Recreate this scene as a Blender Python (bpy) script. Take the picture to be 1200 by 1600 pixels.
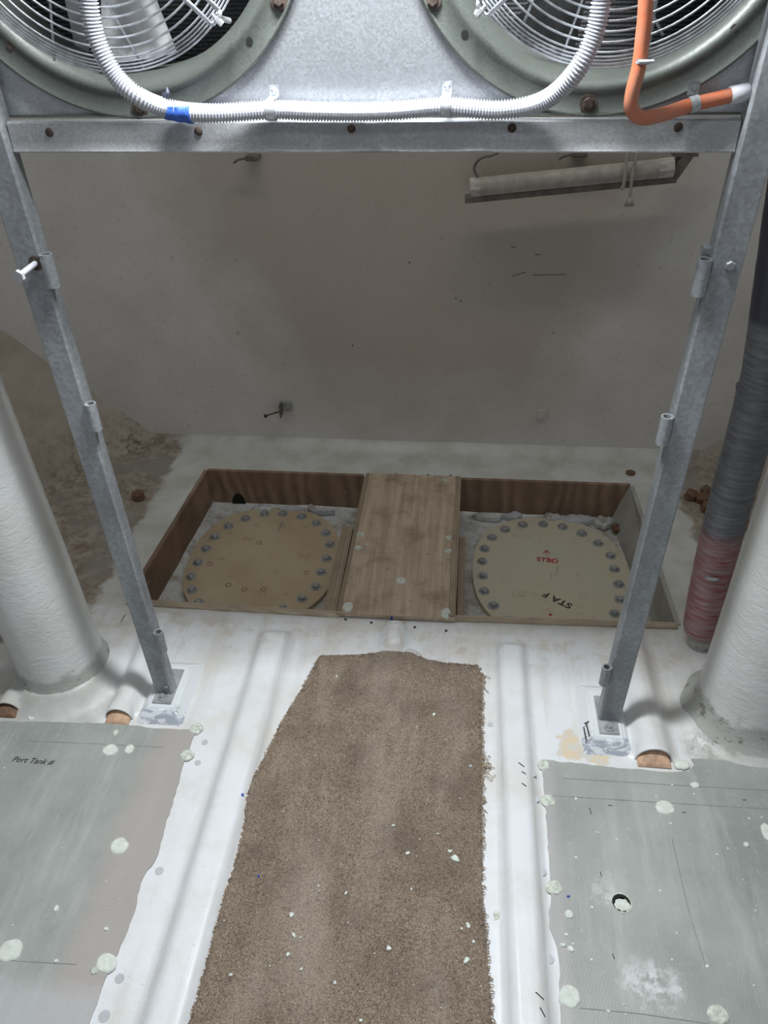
import bpy, bmesh, math, random
import numpy as np
from mathutils import Vector, Matrix, noise
random.seed(7)
for o in list(bpy.data.objects): bpy.data.objects.remove(o)
PI = math.pi
S = bpy.context.scene
COL = S.collection
# ------------------------------------------------------------ camera
F_PX = 1235.0; EYE = 1.60
R = np.array([[0.996, 0.039, -0.086], [0.093, -0.586, 0.805], [-0.019, -0.809, -0.587]])
_d1 = np.array([142., -900., F_PX]); _d2 = np.array([40., 1700., F_PX])
_y = _d1/np.linalg.norm(_d1); _n = _d2-_y*(_d2@_y); _n /= np.linalg.norm(_n)
_x = np.cross(_n, _y); _x = _x if _x[0] > 0 else -_x
R = np.array([_x, _y, -_n])                      # world = R @ (right, down, forward)
cd = bpy.data.cameras.new('camera'); cam = bpy.data.objects.new('camera', cd); COL.objects.link(cam)
cd.sensor_fit = 'VERTICAL'; cd.sensor_height = 36.0; cd.lens = 36.0*F_PX/1600.0; cd.clip_start = 0.02
right, down, fwd = R[:, 0], R[:, 1], R[:, 2]
M = Matrix(((right[0], -down[0], -fwd[0], 0), (right[1], -down[1], -fwd[1], 0), (right[2], -down[2], -fwd[2], EYE), (0, 0, 0, 1)))
cam.matrix_world = M
S.camera = cam
def ray(px, py): return R@np.array([px-600., py-800., F_PX])
def fl(px, py, z=0.0):
    r = ray(px, py); p = np.array([0, 0, EYE])+r*((z-EYE)/r[2]); return (float(p[0]), float(p[1]), z)
def onY(px, py, Y):
    r = ray(px, py); p = np.array([0, 0, EYE])+r*(Y/r[1]); return (float(p[0]), Y, float(p[2]))
# ------------------------------------------------------------ light and exposure
w = bpy.data.worlds.new('world'); S.world = w; w.use_nodes = True
w.node_tree.nodes['Background'].inputs[0].default_value = (0.92, 0.95, 1.0, 1)
w.node_tree.nodes['Background'].inputs[1].default_value = 0.19
def area(name, loc, sx, sy, e, col, rot=(0, 0, 0)):
    l = bpy.data.lights.new(name, 'AREA'); l.shape = 'RECTANGLE'; l.size = sx; l.size_y = sy; l.energy = e; l.color = col
    o = bpy.data.objects.new(name, l); COL.objects.link(o); o.location = loc; o.rotation_euler = rot; return o
area('ceiling_lamp_light', (-0.15, 1.17, 2.10), 0.34, 0.12, 34, (0.93, 0.97, 1.0))
area('rear_fill_light', (-0.15, 0.25, 2.55), 0.6, 0.12, 5, (0.93, 0.97, 1.0))  # added weak fill from the camera side, no known fitting
area('aft_fill_light', (-0.15, 2.10, 2.55), 2.0, 0.1, 7.5, (1.0, 0.97, 0.92))  # added fill to brighten bulkhead and pit, no known fitting
S.view_settings.view_transform = 'Standard'; S.view_settings.look = 'None'
S.view_settings.gamma = 1; S.view_settings.use_curve_mapping = False
S.view_settings.exposure = 0.14

# ------------------------------------------------------------ materials
def lin(c): return tuple(((v/255.)/12.92 if v/255. <= .04045 else ((v/255.+.055)/1.055)**2.4) for v in c)
class NT:
    def __init__(s, name):
        s.m = bpy.data.materials.new(name); s.m.use_nodes = True; s.t = s.m.node_tree; s.n = s.t.nodes
        s.b = s.n['Principled BSDF']; s.tc = s.n.new('ShaderNodeTexCoord'); s.geo = s.n.new('ShaderNodeNewGeometry')
    def link(s, a, b): s.t.links.new(a, b)
    def mapped(s, scale=(1, 1, 1), rot=(0, 0, 0), world=True):
        mp = s.n.new('ShaderNodeMapping'); s.link(s.geo.outputs['Position'] if world else s.tc.outputs['Object'], mp.inputs[0])
        mp.inputs['Scale'].default_value = scale; mp.inputs['Rotation'].default_value = rot; return mp.outputs[0]
    def noise(s, sc, det=4, rough=.6, vec=None, dist=0):
        n = s.n.new('ShaderNodeTexNoise'); n.inputs['Scale'].default_value = sc; n.inputs['Detail'].default_value = det
        n.inputs['Roughness'].default_value = rough; n.inputs['Distortion'].default_value = dist
        s.link(vec if vec is not None else s.mapped(), n.inputs['Vector']); return n.outputs['Fac']
    def ramp(s, fac, a, b, inv=False):
        r = s.n.new('ShaderNodeMapRange'); r.inputs[1].default_value = a; r.inputs[2].default_value = b
        if inv: r.inputs[3].default_value = 1; r.inputs[4].default_value = 0
        s.link(fac, r.inputs[0]); return r.outputs[0]
    def math(s, op, a, b=None, c=None):
        m = s.n.new('ShaderNodeMath'); m.operation = op
        for i, v in enumerate((a, b, c)):
            if v is None: continue
            if isinstance(v, (int, float)): m.inputs[i].default_value = v
            else: s.link(v, m.inputs[i])
        return m.outputs[0]
    def mix(s, fac, a, b):
        m = s.n.new('ShaderNodeMix'); m.data_type = 'RGBA'
        if isinstance(fac, (int, float)): m.inputs[0].default_value = fac
        else: s.link(fac, m.inputs[0])
        for i, v in ((6, a), (7, b)):
            if isinstance(v, tuple): m.inputs[i].default_value = (*v[:3], 1)
            else: s.link(v, m.inputs[i])
        return m.outputs[2]
    def bump(s, h, st=.3, d=.01, nrm=None):
        b = s.n.new('ShaderNodeBump'); b.inputs['Strength'].default_value = st; b.inputs['Distance'].default_value = d
        s.link(h, b.inputs['Height'])
        if nrm is not None: s.link(nrm, b.inputs['Normal'])
        return b.outputs[0]
    def sep(s):
        q = s.n.new('ShaderNodeSeparateXYZ'); s.link(s.geo.outputs['Position'], q.inputs[0]); return q.outputs
    def out(s, col, rough=.6, metal=0, nrm=None, spec=.5):
        if isinstance(col, tuple): s.b.inputs['Base Color'].default_value = (*col[:3], 1)
        else: s.link(col, s.b.inputs['Base Color'])
        if isinstance(rough, (int, float)): s.b.inputs['Roughness'].default_value = rough
        else: s.link(rough, s.b.inputs['Roughness'])
        s.b.inputs['Metallic'].default_value = metal; s.b.inputs['Specular IOR Level'].default_value = spec
        if nrm is not None: s.link(nrm, s.b.inputs['Normal'])
        return s.m
def plain(name, col, rough=.6, metal=0, var=.25, sc=30, bs=.15, bd=.003):
    t = NT(name); n = t.noise(sc, 5)
    c = t.mix(t.ramp(n, .35, .65), tuple(v*(1-var) for v in col), tuple(min(1, v*(1+var)) for v in col))
    return t.out(c, rough, metal, t.bump(t.noise(sc*4, 3), bs, bd))
def galv(name, base=(.42, .44, .46), metal=.75, rough=.42, sp=90, dark=.55, streak=None):
    t = NT(name)
    v = t.n.new('ShaderNodeTexVoronoi'); v.inputs['Scale'].default_value = sp
    t.link(t.mapped(), v.inputs['Vector'])
    vc = t.n.new('ShaderNodeSeparateColor'); t.link(v.outputs['Color'], vc.inputs[0])
    a = t.mix(vc.outputs[0], tuple(x*.85 for x in base), tuple(min(1, x*1.15) for x in base))
    big = t.ramp(t.noise(9, 6, .65, vec=t.mapped(streak) if streak else None), .38, .62)
    c = t.mix(big, t.mix(.5, a, tuple(x*dark for x in base)), a)
    r = t.math('MULTIPLY_ADD', vc.outputs[1], .14, rough-.07)
    return t.out(c, r, metal, t.bump(t.math('ADD', vc.outputs[2], t.noise(160, 2)), .12, .002))
M_ = {}
# white gelcoat floor, dirty raw fibreglass toward the hull
t = NT('painted_floor'); x, y, z = t.sep()
white = t.mix(t.ramp(t.noise(5, 6, .65), .45, .75), (.76, .78, .80), (.64, .62, .56))
stk = t.ramp(t.noise(16, 5, .65, vec=t.mapped((1, .07, 1))), .50, .66)
white = t.mix(t.math('MULTIPLY', stk, .55), white, (.60, .575, .53))
speck = t.ramp(t.noise(70, 4, .7), .66, .74)
white = t.mix(t.math('MULTIPLY', speck, .5), white, (.38, .33, .27))
stain = t.math('MULTIPLY', t.ramp(t.noise(14, 6, .7, dist=.4), .5, .62), t.ramp(t.math('ABSOLUTE', t.math('SUBTRACT', y, 1.58)), .12, .03, ))
white = t.mix(t.math('MULTIPLY', stain, .45), white, (.50, .43, .34))
rim = t.mix(t.ramp(t.noise(8, 5, .6), .4, .65), (.66, .68, .66), (.53, .53, .48))
isrim = t.ramp(t.math('ADD', y, t.math('MULTIPLY', t.noise(18, 4), .05)), 1.675, 1.70)
col = t.mix(isrim, white, rim)
dirt = t.mix(t.ramp(t.noise(22, 8, .75), .42, .60), (.25, .195, .145), (.46, .42, .36))
dirt = t.mix(t.ramp(t.noise(6, 4), .45, .65), dirt, (.30, .28, .25))
ax = t.math('ABSOLUTE', t.math('ADD', x, .137))
edge = t.ramp(t.math('ADD', ax, t.math('MULTIPLY', t.noise(13, 5), .10)), .965, .985)
fy = t.ramp(t.math('ADD', y, t.math('MULTIPLY', t.noise(9, 4), .1)), 1.52, 1.535)
col = t.mix(t.math('MULTIPLY', edge, fy), col, dirt)
cxm = t.ramp(t.math('ADD', t.math('ABSOLUTE', t.math('ADD', x, .137)), t.math('MULTIPLY', t.noise(11, 5), .16)), .80, .86)
cym = t.math('MULTIPLY', t.ramp(t.math('ADD', y, t.math('MULTIPLY', t.noise(15, 4), .08)), 1.47, 1.42), t.ramp(y, 1.15, 1.2))
col = t.mix(t.math('MULTIPLY', t.math('MULTIPLY', cxm, cym), .8), col, t.mix(t.ramp(t.noise(18, 6, .7), .4, .65), (.50, .50, .46), (.40, .40, .37)))
# amber resin spill near the starboard plinth
px_, py_, _ = fl(890, 1165); px2, py2, _ = fl(935, 1185)
def blob(t, x, y, cx, cy, r0, r1, sx=1., sy=1.):
    dx = t.math('MULTIPLY', t.math('SUBTRACT', x, cx), sx); dy = t.math('MULTIPLY', t.math('SUBTRACT', y, cy), sy)
    d = t.math('SQRT', t.math('ADD', t.math('MULTIPLY', dx, dx), t.math('MULTIPLY', dy, dy)))
    d = t.math('ADD', d, t.math('MULTIPLY', t.math('SUBTRACT', t.noise(28, 5, .7), .5), .09))
    return t.ramp(d, r0, r1, inv=True)
bl = t.math('MAXIMUM', blob(t, x, y, px_, py_, .028, .036, 1.1, .7), blob(t, x, y, px2, py2, .018, .026, .7, 1.2))
mould = fl(1120, 1165)
md = t.math('MULTIPLY', blob(t, x, y, mould[0], mould[1], .02, .07, .7, 1.2), t.ramp(t.noise(30, 6, .8), .42, .58))
col = t.mix(t.math('MULTIPLY', md, .8), col, (.13, .115, .09))
amber = t.mix(t.ramp(t.noise(45, 4), .42, .6), (.72, .56, .33), (.62, .60, .55))
col = t.mix(t.math('MULTIPLY', bl, .8), col, amber)
M_['floor'] = t.out(col, t.math('MULTIPLY_ADD', t.noise(11, 3), .4, .22), 0, t.bump(t.noise(22, 5), .25, .006, t.bump(t.noise(150, 3), .15, .002)))
# raw hull
t = NT('raw_fibreglass_hull'); x, y, z = t.sep()
a = t.mix(t.ramp(t.noise(7, 8, .7), .38, .66), (.34, .29, .235), (.52, .48, .41))
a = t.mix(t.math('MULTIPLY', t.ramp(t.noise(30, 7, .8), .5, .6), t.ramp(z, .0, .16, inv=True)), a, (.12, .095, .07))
a = t.mix(t.ramp(t.noise(3, 3), .4, .6), a, (.43, .385, .33))
M_['hull'] = t.out(a, .75, 0, t.bump(t.noise(35, 6, .7), .5, .01))
# aft bulkhead
t = NT('stained_shaded_bulkhead_paint'); x, y, z = t.sep()
base = t.mix(t.ramp(t.noise(4, 6), .4, .65), (.76, .74, .70), (.68, .655, .61))
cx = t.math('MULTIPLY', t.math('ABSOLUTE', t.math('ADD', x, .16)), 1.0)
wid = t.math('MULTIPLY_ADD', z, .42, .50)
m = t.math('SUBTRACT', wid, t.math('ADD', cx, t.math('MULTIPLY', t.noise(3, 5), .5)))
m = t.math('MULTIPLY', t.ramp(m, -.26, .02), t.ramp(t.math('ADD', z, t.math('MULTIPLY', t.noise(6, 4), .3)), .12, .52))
base = t.mix(t.math('MULTIPLY', m, .75), base, (.47, .41, .335))  # evaporator's shadow painted into the wall colour, together with some browning
base = t.mix(t.math('MULTIPLY', t.ramp(t.noise(60, 6, .75), .58, .72), .5), base, (.26, .235, .20))
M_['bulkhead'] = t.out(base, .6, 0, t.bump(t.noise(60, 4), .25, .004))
# grey panel laminate
def panel_mat(name, warm):
    t = NT(name); x, y, z = t.sep()
    a = t.mix(t.ramp(t.noise(3.5, 5, .6), .35, .65), (.285, .30, .285), (.40, .42, .39))
    st = t.noise(14, 6, .7, vec=t.mapped((1, .12, 1), (0, 0, -.6 if warm else -.15)))
    a = t.mix(t.math('MULTIPLY', t.ramp(st, .50, .75), .45), a, (.62, .64, .62))
    a = t.mix(t.math('MULTIPLY', t.ramp(t.noise(90, 4, .8), .6, .75), .5), a, (.66, .68, .66))
    if warm:
        ed = t.ramp(t.math('ADD', x, t.math('MULTIPLY', t.noise(7, 4), .08)), -.705, -.655)
        a = t.mix(t.math('MULTIPLY', ed, .75), a, (.42, .375, .355))
        px0, py0, _ = fl(60, 1590)
        a = t.mix(t.math('MULTIPLY', blob(t, x, y, px0, py0, .06, .12, .35, 1.6), .5), a, (.55, .55, .56))
    else:
        ed = t.ramp(t.math('ADD', x, t.math('MULTIPLY', t.noise(7, 4), .03)), .262, .285, inv=True)
        a = t.mix(t.math('MULTIPLY', ed, .6), a, (.47, .44, .44))
        for cx_, cy_, r_ in ((1000, 1535, .03), (1040, 1545, .022), (945, 1395, .012)):
            p = fl(cx_, cy_); a = t.mix(t.math('MULTIPLY', t.math('MULTIPLY', blob(t, x, y, p[0], p[1], r_*.6, r_+.025), t.ramp(t.noise(34, 6, .8), .42, .56)), .75), a, (.72, .74, .73))
    weave = t.n.new('ShaderNodeTexWave'); weave.inputs['Scale'].default_value = 55; weave.inputs['Distortion'].default_value = 3
    t.link(t.mapped(rot=(0, 0, .4)), weave.inputs['Vector'])
    return t.out(a, t.math('MULTIPLY_ADD', t.noise(9, 3), .35, .25), 0, t.bump(weave.outputs['Fac'], .08, .002, t.bump(t.noise(40, 4), .15, .003)))
M_['panel_l'] = panel_mat('grey_laminate_worn', True); M_['panel_r'] = panel_mat('grey_laminate', False)
# carpet
t = NT('brown_carpet_pile')
f1 = t.noise(330, 3, .7); f2 = t.noise(120, 3, .6); big = t.noise(7, 6, .65)
a = t.mix(t.ramp(f1, .34, .66), (.18, .135, .10), (.50, .40, .305))
a = t.mix(t.math('MULTIPLY', t.ramp(f2, .52, .72), .5), a, (.12, .09, .065))
a = t.mix(t.math('MULTIPLY', t.ramp(big, .46, .64), .50), a, (.16, .125, .10))
a = t.mix(t.math('MULTIPLY', t.ramp(t.noise(9, 5, .6, vec=t.mapped((1, .25, 1))), .48, .66), .5), a, (.52, .44, .37))
M_['carpet'] = t.out(a, .95, 0, t.bump(t.math('ADD', f1, f2), .9, .006), spec=.1)
M_['yarn'] = plain('frayed_yarn_fibre', (.38, .29, .20), .9, sc=80)
# plywood
def wood(name, a_, b_, stretch, sc=7, rings=True):
    t = NT(name); v = t.mapped(stretch)
    wv = t.n.new('ShaderNodeTexWave'); wv.wave_type = 'BANDS'; wv.bands_direction = 'X'
    wv.inputs['Scale'].default_value = sc; wv.inputs['Distortion'].default_value = 14; wv.inputs['Detail'].default_value = 4; wv.inputs['Detail Scale'].default_value = .6
    t.link(v, wv.inputs['Vector'])
    c = t.mix(t.math('MULTIPLY', wv.outputs['Fac'], t.ramp(t.noise(5, 4, .6, vec=v), .3, .7)), a_, b_)
    c = t.mix(t.math('MULTIPLY', t.ramp(t.noise(6, 6, .7), .5, .7), .55), c, tuple(x*.45 for x in a_))
    c = t.mix(t.math('MULTIPLY', t.ramp(t.noise(26, 6, .75), .62, .72), .6), c, (.45, .43, .38))
    return t.out(c, .65, 0, t.bump(wv.outputs['Fac'], .2, .003))
M_['ply_dark'] = wood('wet_brown_plywood', (.21, .14, .095), (.40, .285, .19), (1.2, .9, .7), 5)
M_['ply_edge_y'] = wood('pale_plywood_edge_lengthwise', (.27, .21, .145), (.46, .38, .29), (5, .12, 5), 8)
M_['ply_edge'] = wood('pale_plywood_edge', (.40, .33, .24), (.66, .58, .46), (.2, 6, 6), 14)
t = NT('bare_plywood_board')
g = t.noise(55, 5, .65, vec=t.mapped((1, .05, 1)))
a = t.mix(t.ramp(g, .35, .65), (.42, .33, .235), (.60, .50, .38))
a = t.mix(t.math('MULTIPLY', t.ramp(t.noise(9, 6, .7), .48, .70), .6), a, (.20, .135, .085))
a = t.mix(t.math('MULTIPLY', t.ramp(t.noise(38, 5, .7, vec=t.mapped((1, 2, 1))), .64, .70), .8), a, (.17, .10, .055))
M_['board'] = t.out(a, .6, 0, t.bump(g, .15, .002))
t = NT('painted_plywood_grey')
a = t.mix(t.ramp(t.noise(9, 6, .7), .4, .65), (.42, .42, .39), (.33, .32, .29))
M_['ply_grey'] = t.out(a, .6, 0, t.bump(t.noise(40, 4), .2, .004))
t = NT('pit_bottom_gelcoat')
a = t.mix(t.ramp(t.noise(16, 5, .7), .45, .62), (.60, .62, .62), (.36, .35, .31))
M_['pit'] = t.out(a, .3, 0, t.bump(t.noise(20, 3), .2, .004))
def lidm(name, a_, b_, stain_):
    t = NT(name)
    a = t.mix(t.ramp(t.noise(5, 6, .65), .4, .65), a_, b_)
    a = t.mix(t.math('MULTIPLY', t.ramp(t.noise(13, 6, .75), .56, .70), .55), a, stain_)
    a = t.mix(t.math('MULTIPLY', t.ramp(t.noise(120, 4, .8), .56, .75), .35), a, tuple(v*.5 for v in a_))
    return t.out(a, .5, 0, t.bump(t.noise(60, 4), .15, .003))
M_['lid_l'] = lidm('tan_laminate_lid', (.47, .385, .26), (.54, .455, .32), (.22, .14, .08))
M_['lid_r'] = lidm('pale_laminate_lid', (.60, .545, .40), (.57, .545, .45), (.34, .26, .18))
M_['bolt'] = plain('tarnished_bolt_steel', (.40, .42, .43), .45, .45, sc=60)
M_['panel_galv'] = galv('galvanised_casing_sheet', (.50, .52, .55), .65, .34, 330, .85)
M_['shroud'] = galv('dull_galvanised_shroud', (.13, .142, .128), .3, .42, 500, .85)
M_['beam'] = galv('galvanised_beam', (.44, .45, .46), .35, .42, 300, .72)
M_['post'] = galv('galvanised_post', (.34, .36, .38), .2, .40, 160, .32, (1, 1, .45))
M_['wire'] = plain('zinc_wire', (.55, .57, .60), .4, .6, sc=60)
M_['blade'] = plain('grey_fan_blade', (.22, .225, .23), .55, .3)
t = NT('coil_fins'); br = t.n.new('ShaderNodeTexWave'); br.inputs['Scale'].default_value = 110; br.inputs['Distortion'].default_value = 0
t.link(t.mapped(), br.inputs['Vector'])
b2 = t.n.new('ShaderNodeTexWave'); b2.bands_direction = 'Z'; b2.inputs['Scale'].default_value = 50; t.link(t.mapped(), b2.inputs['Vector'])
k = t.math('MULTIPLY', br.outputs['Fac'], b2.outputs['Fac'])
M_['coil'] = t.out(t.mix(k, (.02, .02, .022), (.17, .17, .18)), .5, .3, t.bump(k, .5, .003))
M_['strut'] = plain('pale_strut', (.42, .43, .45), .5, .3)
M_['conduit'] = plain('white_conduit_plastic', (.48, .49, .53), .38, 0, var=.05)
t = NT('orange_hose_rubber')
a = t.mix(t.ramp(t.noise(16, 6, .7), .42, .66), (.50, .145, .07), (.36, .19, .13))
M_['orange'] = t.out(a, .5, 0, t.bump(t.noise(60, 3), .15, .003))
M_['tape'] = plain('blue_masking_tape', (.03, .10, .42), .6, 0, var=.2, sc=90)
M_['rust'] = plain('rusty_screw', (.085, .062, .05), .8, .3, var=.4, sc=150)
M_['black'] = plain('dark_void', (.012, .012, .012), .9)
t = NT('white_column_gelcoat'); x, y, z = t.sep()
a = t.mix(t.ramp(t.noise(5, 6, .6), .4, .7), (.70, .71, .70), (.60, .61, .58))
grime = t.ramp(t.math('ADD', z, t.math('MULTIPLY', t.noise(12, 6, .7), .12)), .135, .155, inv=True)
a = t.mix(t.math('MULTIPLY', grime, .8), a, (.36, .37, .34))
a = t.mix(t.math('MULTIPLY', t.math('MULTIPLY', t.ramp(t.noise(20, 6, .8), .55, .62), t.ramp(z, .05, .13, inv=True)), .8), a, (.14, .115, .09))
lay = t.noise(26, 5, .7, vec=t.mapped((1, 1, 2.2), (.3, .5, 0)), dist=1.2)
M_['column'] = t.out(a, .33, 0, t.bump(lay, .35, .010))
t = NT('wrapped_pipe_film'); x, y, z = t.sep()
wr = t.noise(9, 6, .7, vec=t.mapped((1.5, 1.5, 14), (.12, 0, 0)))
gr = t.mix(t.ramp(wr, .4, .65), (.13, .14, .165), (.25, .26, .29))
rd = t.mix(t.ramp(wr, .38, .62), (.32, .075, .085), (.42, .33, .34))
zz = t.math('ADD', z, t.math('MULTIPLY', t.noise(10, 4), .10))
c = t.mix(t.ramp(zz, .42, .47, inv=True), gr, rd)
dk = t.ramp(z, .93, .95); c = t.mix(dk, c, (.055, .06, .09))
c = t.mix(t.math('MULTIPLY', t.ramp(t.noise(55, 6, .8), .62, .72), t.ramp(z, .9, .8)), c, (.5, .5, .5))
M_['pipe'] = t.out(c, .32, 0, t.bump(wr, .35, .008))
M_['white'] = plain('chalky_filler', (.70, .74, .68), .8, 0, var=.10, sc=90, bs=.4, bd=.004)
M_['filler_dirty'] = plain('dirty_filler', (.60, .64, .56), .8, 0, var=.28, sc=120, bs=.4, bd=.004)
M_['greyspot'] = plain('grey_filler_spot', (.50, .51, .54), .7, 0, var=.08)
M_['blue'] = plain('blue_plastic_fleck', (.03, .09, .45), .5)
M_['ink'] = plain('black_marker_ink', (.02, .02, .025), .6)
M_['redink'] = plain('red_marker_ink', (.45, .03, .03), .6)
M_['pencil'] = plain('pencil_line', (.24, .245, .24), .7)
M_['plugwood'] = plain('brown_wood_plug', (.17, .10, .06), .85, 0, var=.4, sc=70)
M_['orangewood'] = plain('orange_pipe_core', (.55, .36, .24), .75, 0, var=.3, sc=35)
M_['lamp_plastic'] = plain('dusty_lamp_plastic', (.40, .38, .34), .55, 0, var=.15)
M_['lamp_white'] = plain('lamp_end_cap_white', (.52, .50, .46), .5, 0, var=.1)
M_['lamp_back'] = plain('brown_backing_bar', (.17, .15, .13), .7, 0, var=.25)
t = NT('plinth_gelcoat_worn')
x, y, z = t.sep(); worn = t.math('MULTIPLY', t.ramp(t.noise(17, 5, .7, vec=t.mapped((1, 2.5, 2.5)), dist=.8), .47, .53), t.math('MULTIPLY', t.ramp(z, .024, .028, inv=True), t.ramp(y, 1.275, 1.29, inv=True)))
a = t.mix(worn, (.74, .77, .79), (.40, .43, .49))
M_['plinth'] = t.out(a, .4, 0, t.bump(t.noise(30, 3), .2, .004))
M_['ceil'] = plain('ceiling_gelcoat', (.62, .63, .62), .6)

# ------------------------------------------------------------ helpers
def world_loc(o):
    v = Vector((0, 0, 0))
    while o is not None: v += Vector(o.location); o = o.parent
    return v
def obj(name, bm, mat, parent=None, smooth=False, origin=None):
    """links a bmesh in world coordinates as ONE object; origin moved to its base"""
    me = bpy.data.meshes.new(name)
    if origin is None:
        if parent is None:
            xs = [v.co for v in bm.verts]
            lo = Vector((min(c.x for c in xs), min(c.y for c in xs), min(c.z for c in xs))); hi = Vector((max(c.x for c in xs), max(c.y for c in xs), 0))
            origin = Vector(((lo.x+hi.x)/2, (lo.y+hi.y)/2, lo.z))
        else: origin = world_loc(parent)
    origin = Vector(origin)
    bmesh.ops.translate(bm, verts=bm.verts, vec=-origin)
    bmesh.ops.recalc_face_normals(bm, faces=bm.faces)
    bm.to_mesh(me); bm.free()
    if smooth:
        for p in me.polygons: p.use_smooth = True
        if smooth is not True:
            try: me.set_sharp_from_angle(angle=math.radians(smooth))
            except Exception: pass
    me.materials.append(M_[mat])
    o = bpy.data.objects.new(name, me); COL.objects.link(o)
    if parent is not None: o.parent = parent; o.location = origin-world_loc(parent)
    else: o.location = origin
    return o
def tag(o, label, cat, group=None, kind=None):
    o['label'] = label; o['category'] = cat
    if group: o['group'] = group
    if kind: o['kind'] = kind
    return o
def thing(name, label, cat, loc, group=None):
    o = bpy.data.objects.new(name, None); COL.objects.link(o); o.location = loc; o.empty_display_size = .03
    return tag(o, label, cat, group)
def struct(o): o['kind'] = 'structure'; return o
def bx(bm, c, s, rz=0, bev=0, rot=None):
    m = Matrix.Translation(c) @ (rot if rot is not None else Matrix.Rotation(rz, 4, 'Z')) @ Matrix.Diagonal((*s, 1))
    r = bmesh.ops.create_cube(bm, size=1, matrix=m)
    if bev:
        es = list({e for v in r['verts'] for e in v.link_edges})
        bmesh.ops.bevel(bm, geom=es, offset=bev, segments=2, affect='EDGES')
    return bm
def cyl(bm, p0, p1, r0, r1=None, n=20, caps=True):
    p0 = Vector(p0); p1 = Vector(p1); d = p1-p0; r1 = r0 if r1 is None else r1
    m = Matrix.Translation((p0+p1)/2) @ d.to_track_quat('Z', 'Y').to_matrix().to_4x4()
    bmesh.ops.create_cone(bm, cap_ends=caps, segments=n, radius1=r0, radius2=r1, depth=d.length, matrix=m); return bm
def tube(bm, pts, rad, n=14, closed=False, caps=True):
    """sweep a circle along points; rad is a number or a list"""
    P = [Vector(p) for p in pts]; N = len(P)
    up = Vector((0.13, 0.4, 1)).normalized(); rings = []
    T = []
    for i in range(N):
        a = P[(i-1) % N] if (closed or i > 0) else P[i]; b = P[(i+1) % N] if (closed or i < N-1) else P[i]
        T.append((b-a).normalized())
    u = T[0].cross(up).normalized()
    for i in range(N):
        u = (u-T[i]*u.dot(T[i])).normalized(); v = T[i].cross(u)
        r = rad[i] if hasattr(rad, '__len__') else rad
        rings.append([bm.verts.new(P[i]+(u*math.cos(2*PI*k/n)+v*math.sin(2*PI*k/n))*r) for k in range(n)])
    for i in range(N if closed else N-1):
        a, b = rings[i], rings[(i+1) % N]
        for k in range(n): bm.faces.new((a[k], a[(k+1) % n], b[(k+1) % n], b[k]))
    if caps and not closed: bm.faces.new(rings[0][::-1]); bm.faces.new(rings[-1])
    return bm
def spline(pts, step):
    P = [Vector(p) for p in pts]; P = [P[0]*2-P[1]]+P+[P[-1]*2-P[-2]]; out = []
    for i in range(1, len(P)-2):
        a, b, c, d = P[i-1:i+3]; n = max(1, int((c-b).length/step*1.0))
        for k in range(n):
            s = k/n; out.append(.5*((2*b)+(c-a)*s+(2*a-5*b+4*c-d)*s*s+(3*b-a-3*c+d)*s**3))
    out.append(P[-2]); return out
def resample(pts, step):
    out = [pts[0].copy()]; acc = 0
    for a, b in zip(pts, pts[1:]):
        L = (b-a).length; t_ = step-acc
        while t_ <= L: out.append(a.lerp(b, t_/L)); t_ += step
        acc = (acc+L) % step if L else acc
    return out
def lathe(bm, prof, c, axis='Z', n=48, closed_prof=False):
    """prof: list of (r, h). axis Z: h up; axis Y: h toward -Y (to the viewer)"""
    rings = []
    for r, h in prof:
        row = []
        for k in range(n):
            a = 2*PI*k/n
            row.append(bm.verts.new((c[0]+r*math.cos(a), c[1]+r*math.sin(a), c[2]+h) if axis == 'Z' else (c[0]+r*math.cos(a), c[1]-h, c[2]+r*math.sin(a))))
        rings.append(row)
    m = len(rings)
    for i in range(m if closed_prof else m-1):
        a, b = rings[i], rings[(i+1) % m]
        for k in range(n): bm.faces.new((a[k], a[(k+1) % n], b[(k+1) % n], b[k]))
    return bm
def hexbolt(bm, c, r=.011, h=.009, axis='Z', washer=True, rz=0):
    c = Vector(c); d = Vector((0, 0, 1)) if axis == 'Z' else (Vector((0, -1, 0)) if axis == 'Y' else Vector(axis))
    if washer: cyl(bm, c-d*.001, c+d*.002, r*1.5, n=20)
    m0 = len(bm.verts)
    cyl(bm, c+d*.001, c+d*(h*.8), r, n=6); cyl(bm, c+d*(h*.8), c+d*h, r, r*.82, n=6); return bm
def slab(bm, poly, z0, z1):
    """poly of (x, y) extruded between z0 and z1"""
    a = [bm.verts.new((p[0], p[1], z1)) for p in poly]; b = [bm.verts.new((p[0], p[1], z0)) for p in poly]
    bm.faces.new(a); bm.faces.new(b[::-1]); n = len(a)
    for i in range(n): bm.faces.new((a[i], b[i], b[(i+1) % n], a[(i+1) % n]))
    return bm
def dome_blob(bm, cx, cy, z, rx, ry, h, rot=0, n=18, jag=.12, seed=0):
    rnd = random.Random(seed); rr = [1+rnd.uniform(-jag, jag) for _ in range(n)]
    rows = []
    for s_, hh in ((1, -.001), (.95, h*.7), (.75, h), (.35, h*.85)):
        rows.append([bm.verts.new((cx+math.cos(rot)*rx*rr[k]*s_*math.cos(2*PI*k/n)-math.sin(rot)*ry*rr[k]*s_*math.sin(2*PI*k/n),
                                   cy+math.sin(rot)*rx*rr[k]*s_*math.cos(2*PI*k/n)+math.cos(rot)*ry*rr[k]*s_*math.sin(2*PI*k/n), z+hh*(1 if s_ == 1 else 1+rnd.uniform(-.2, .2)))) for k in range(n)])
    for a, b in zip(rows, rows[1:]):
        for k in range(n): bm.faces.new((a[k], a[(k+1) % n], b[(k+1) % n], b[k]))
    bm.faces.new(rows[-1]); return bm

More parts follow.
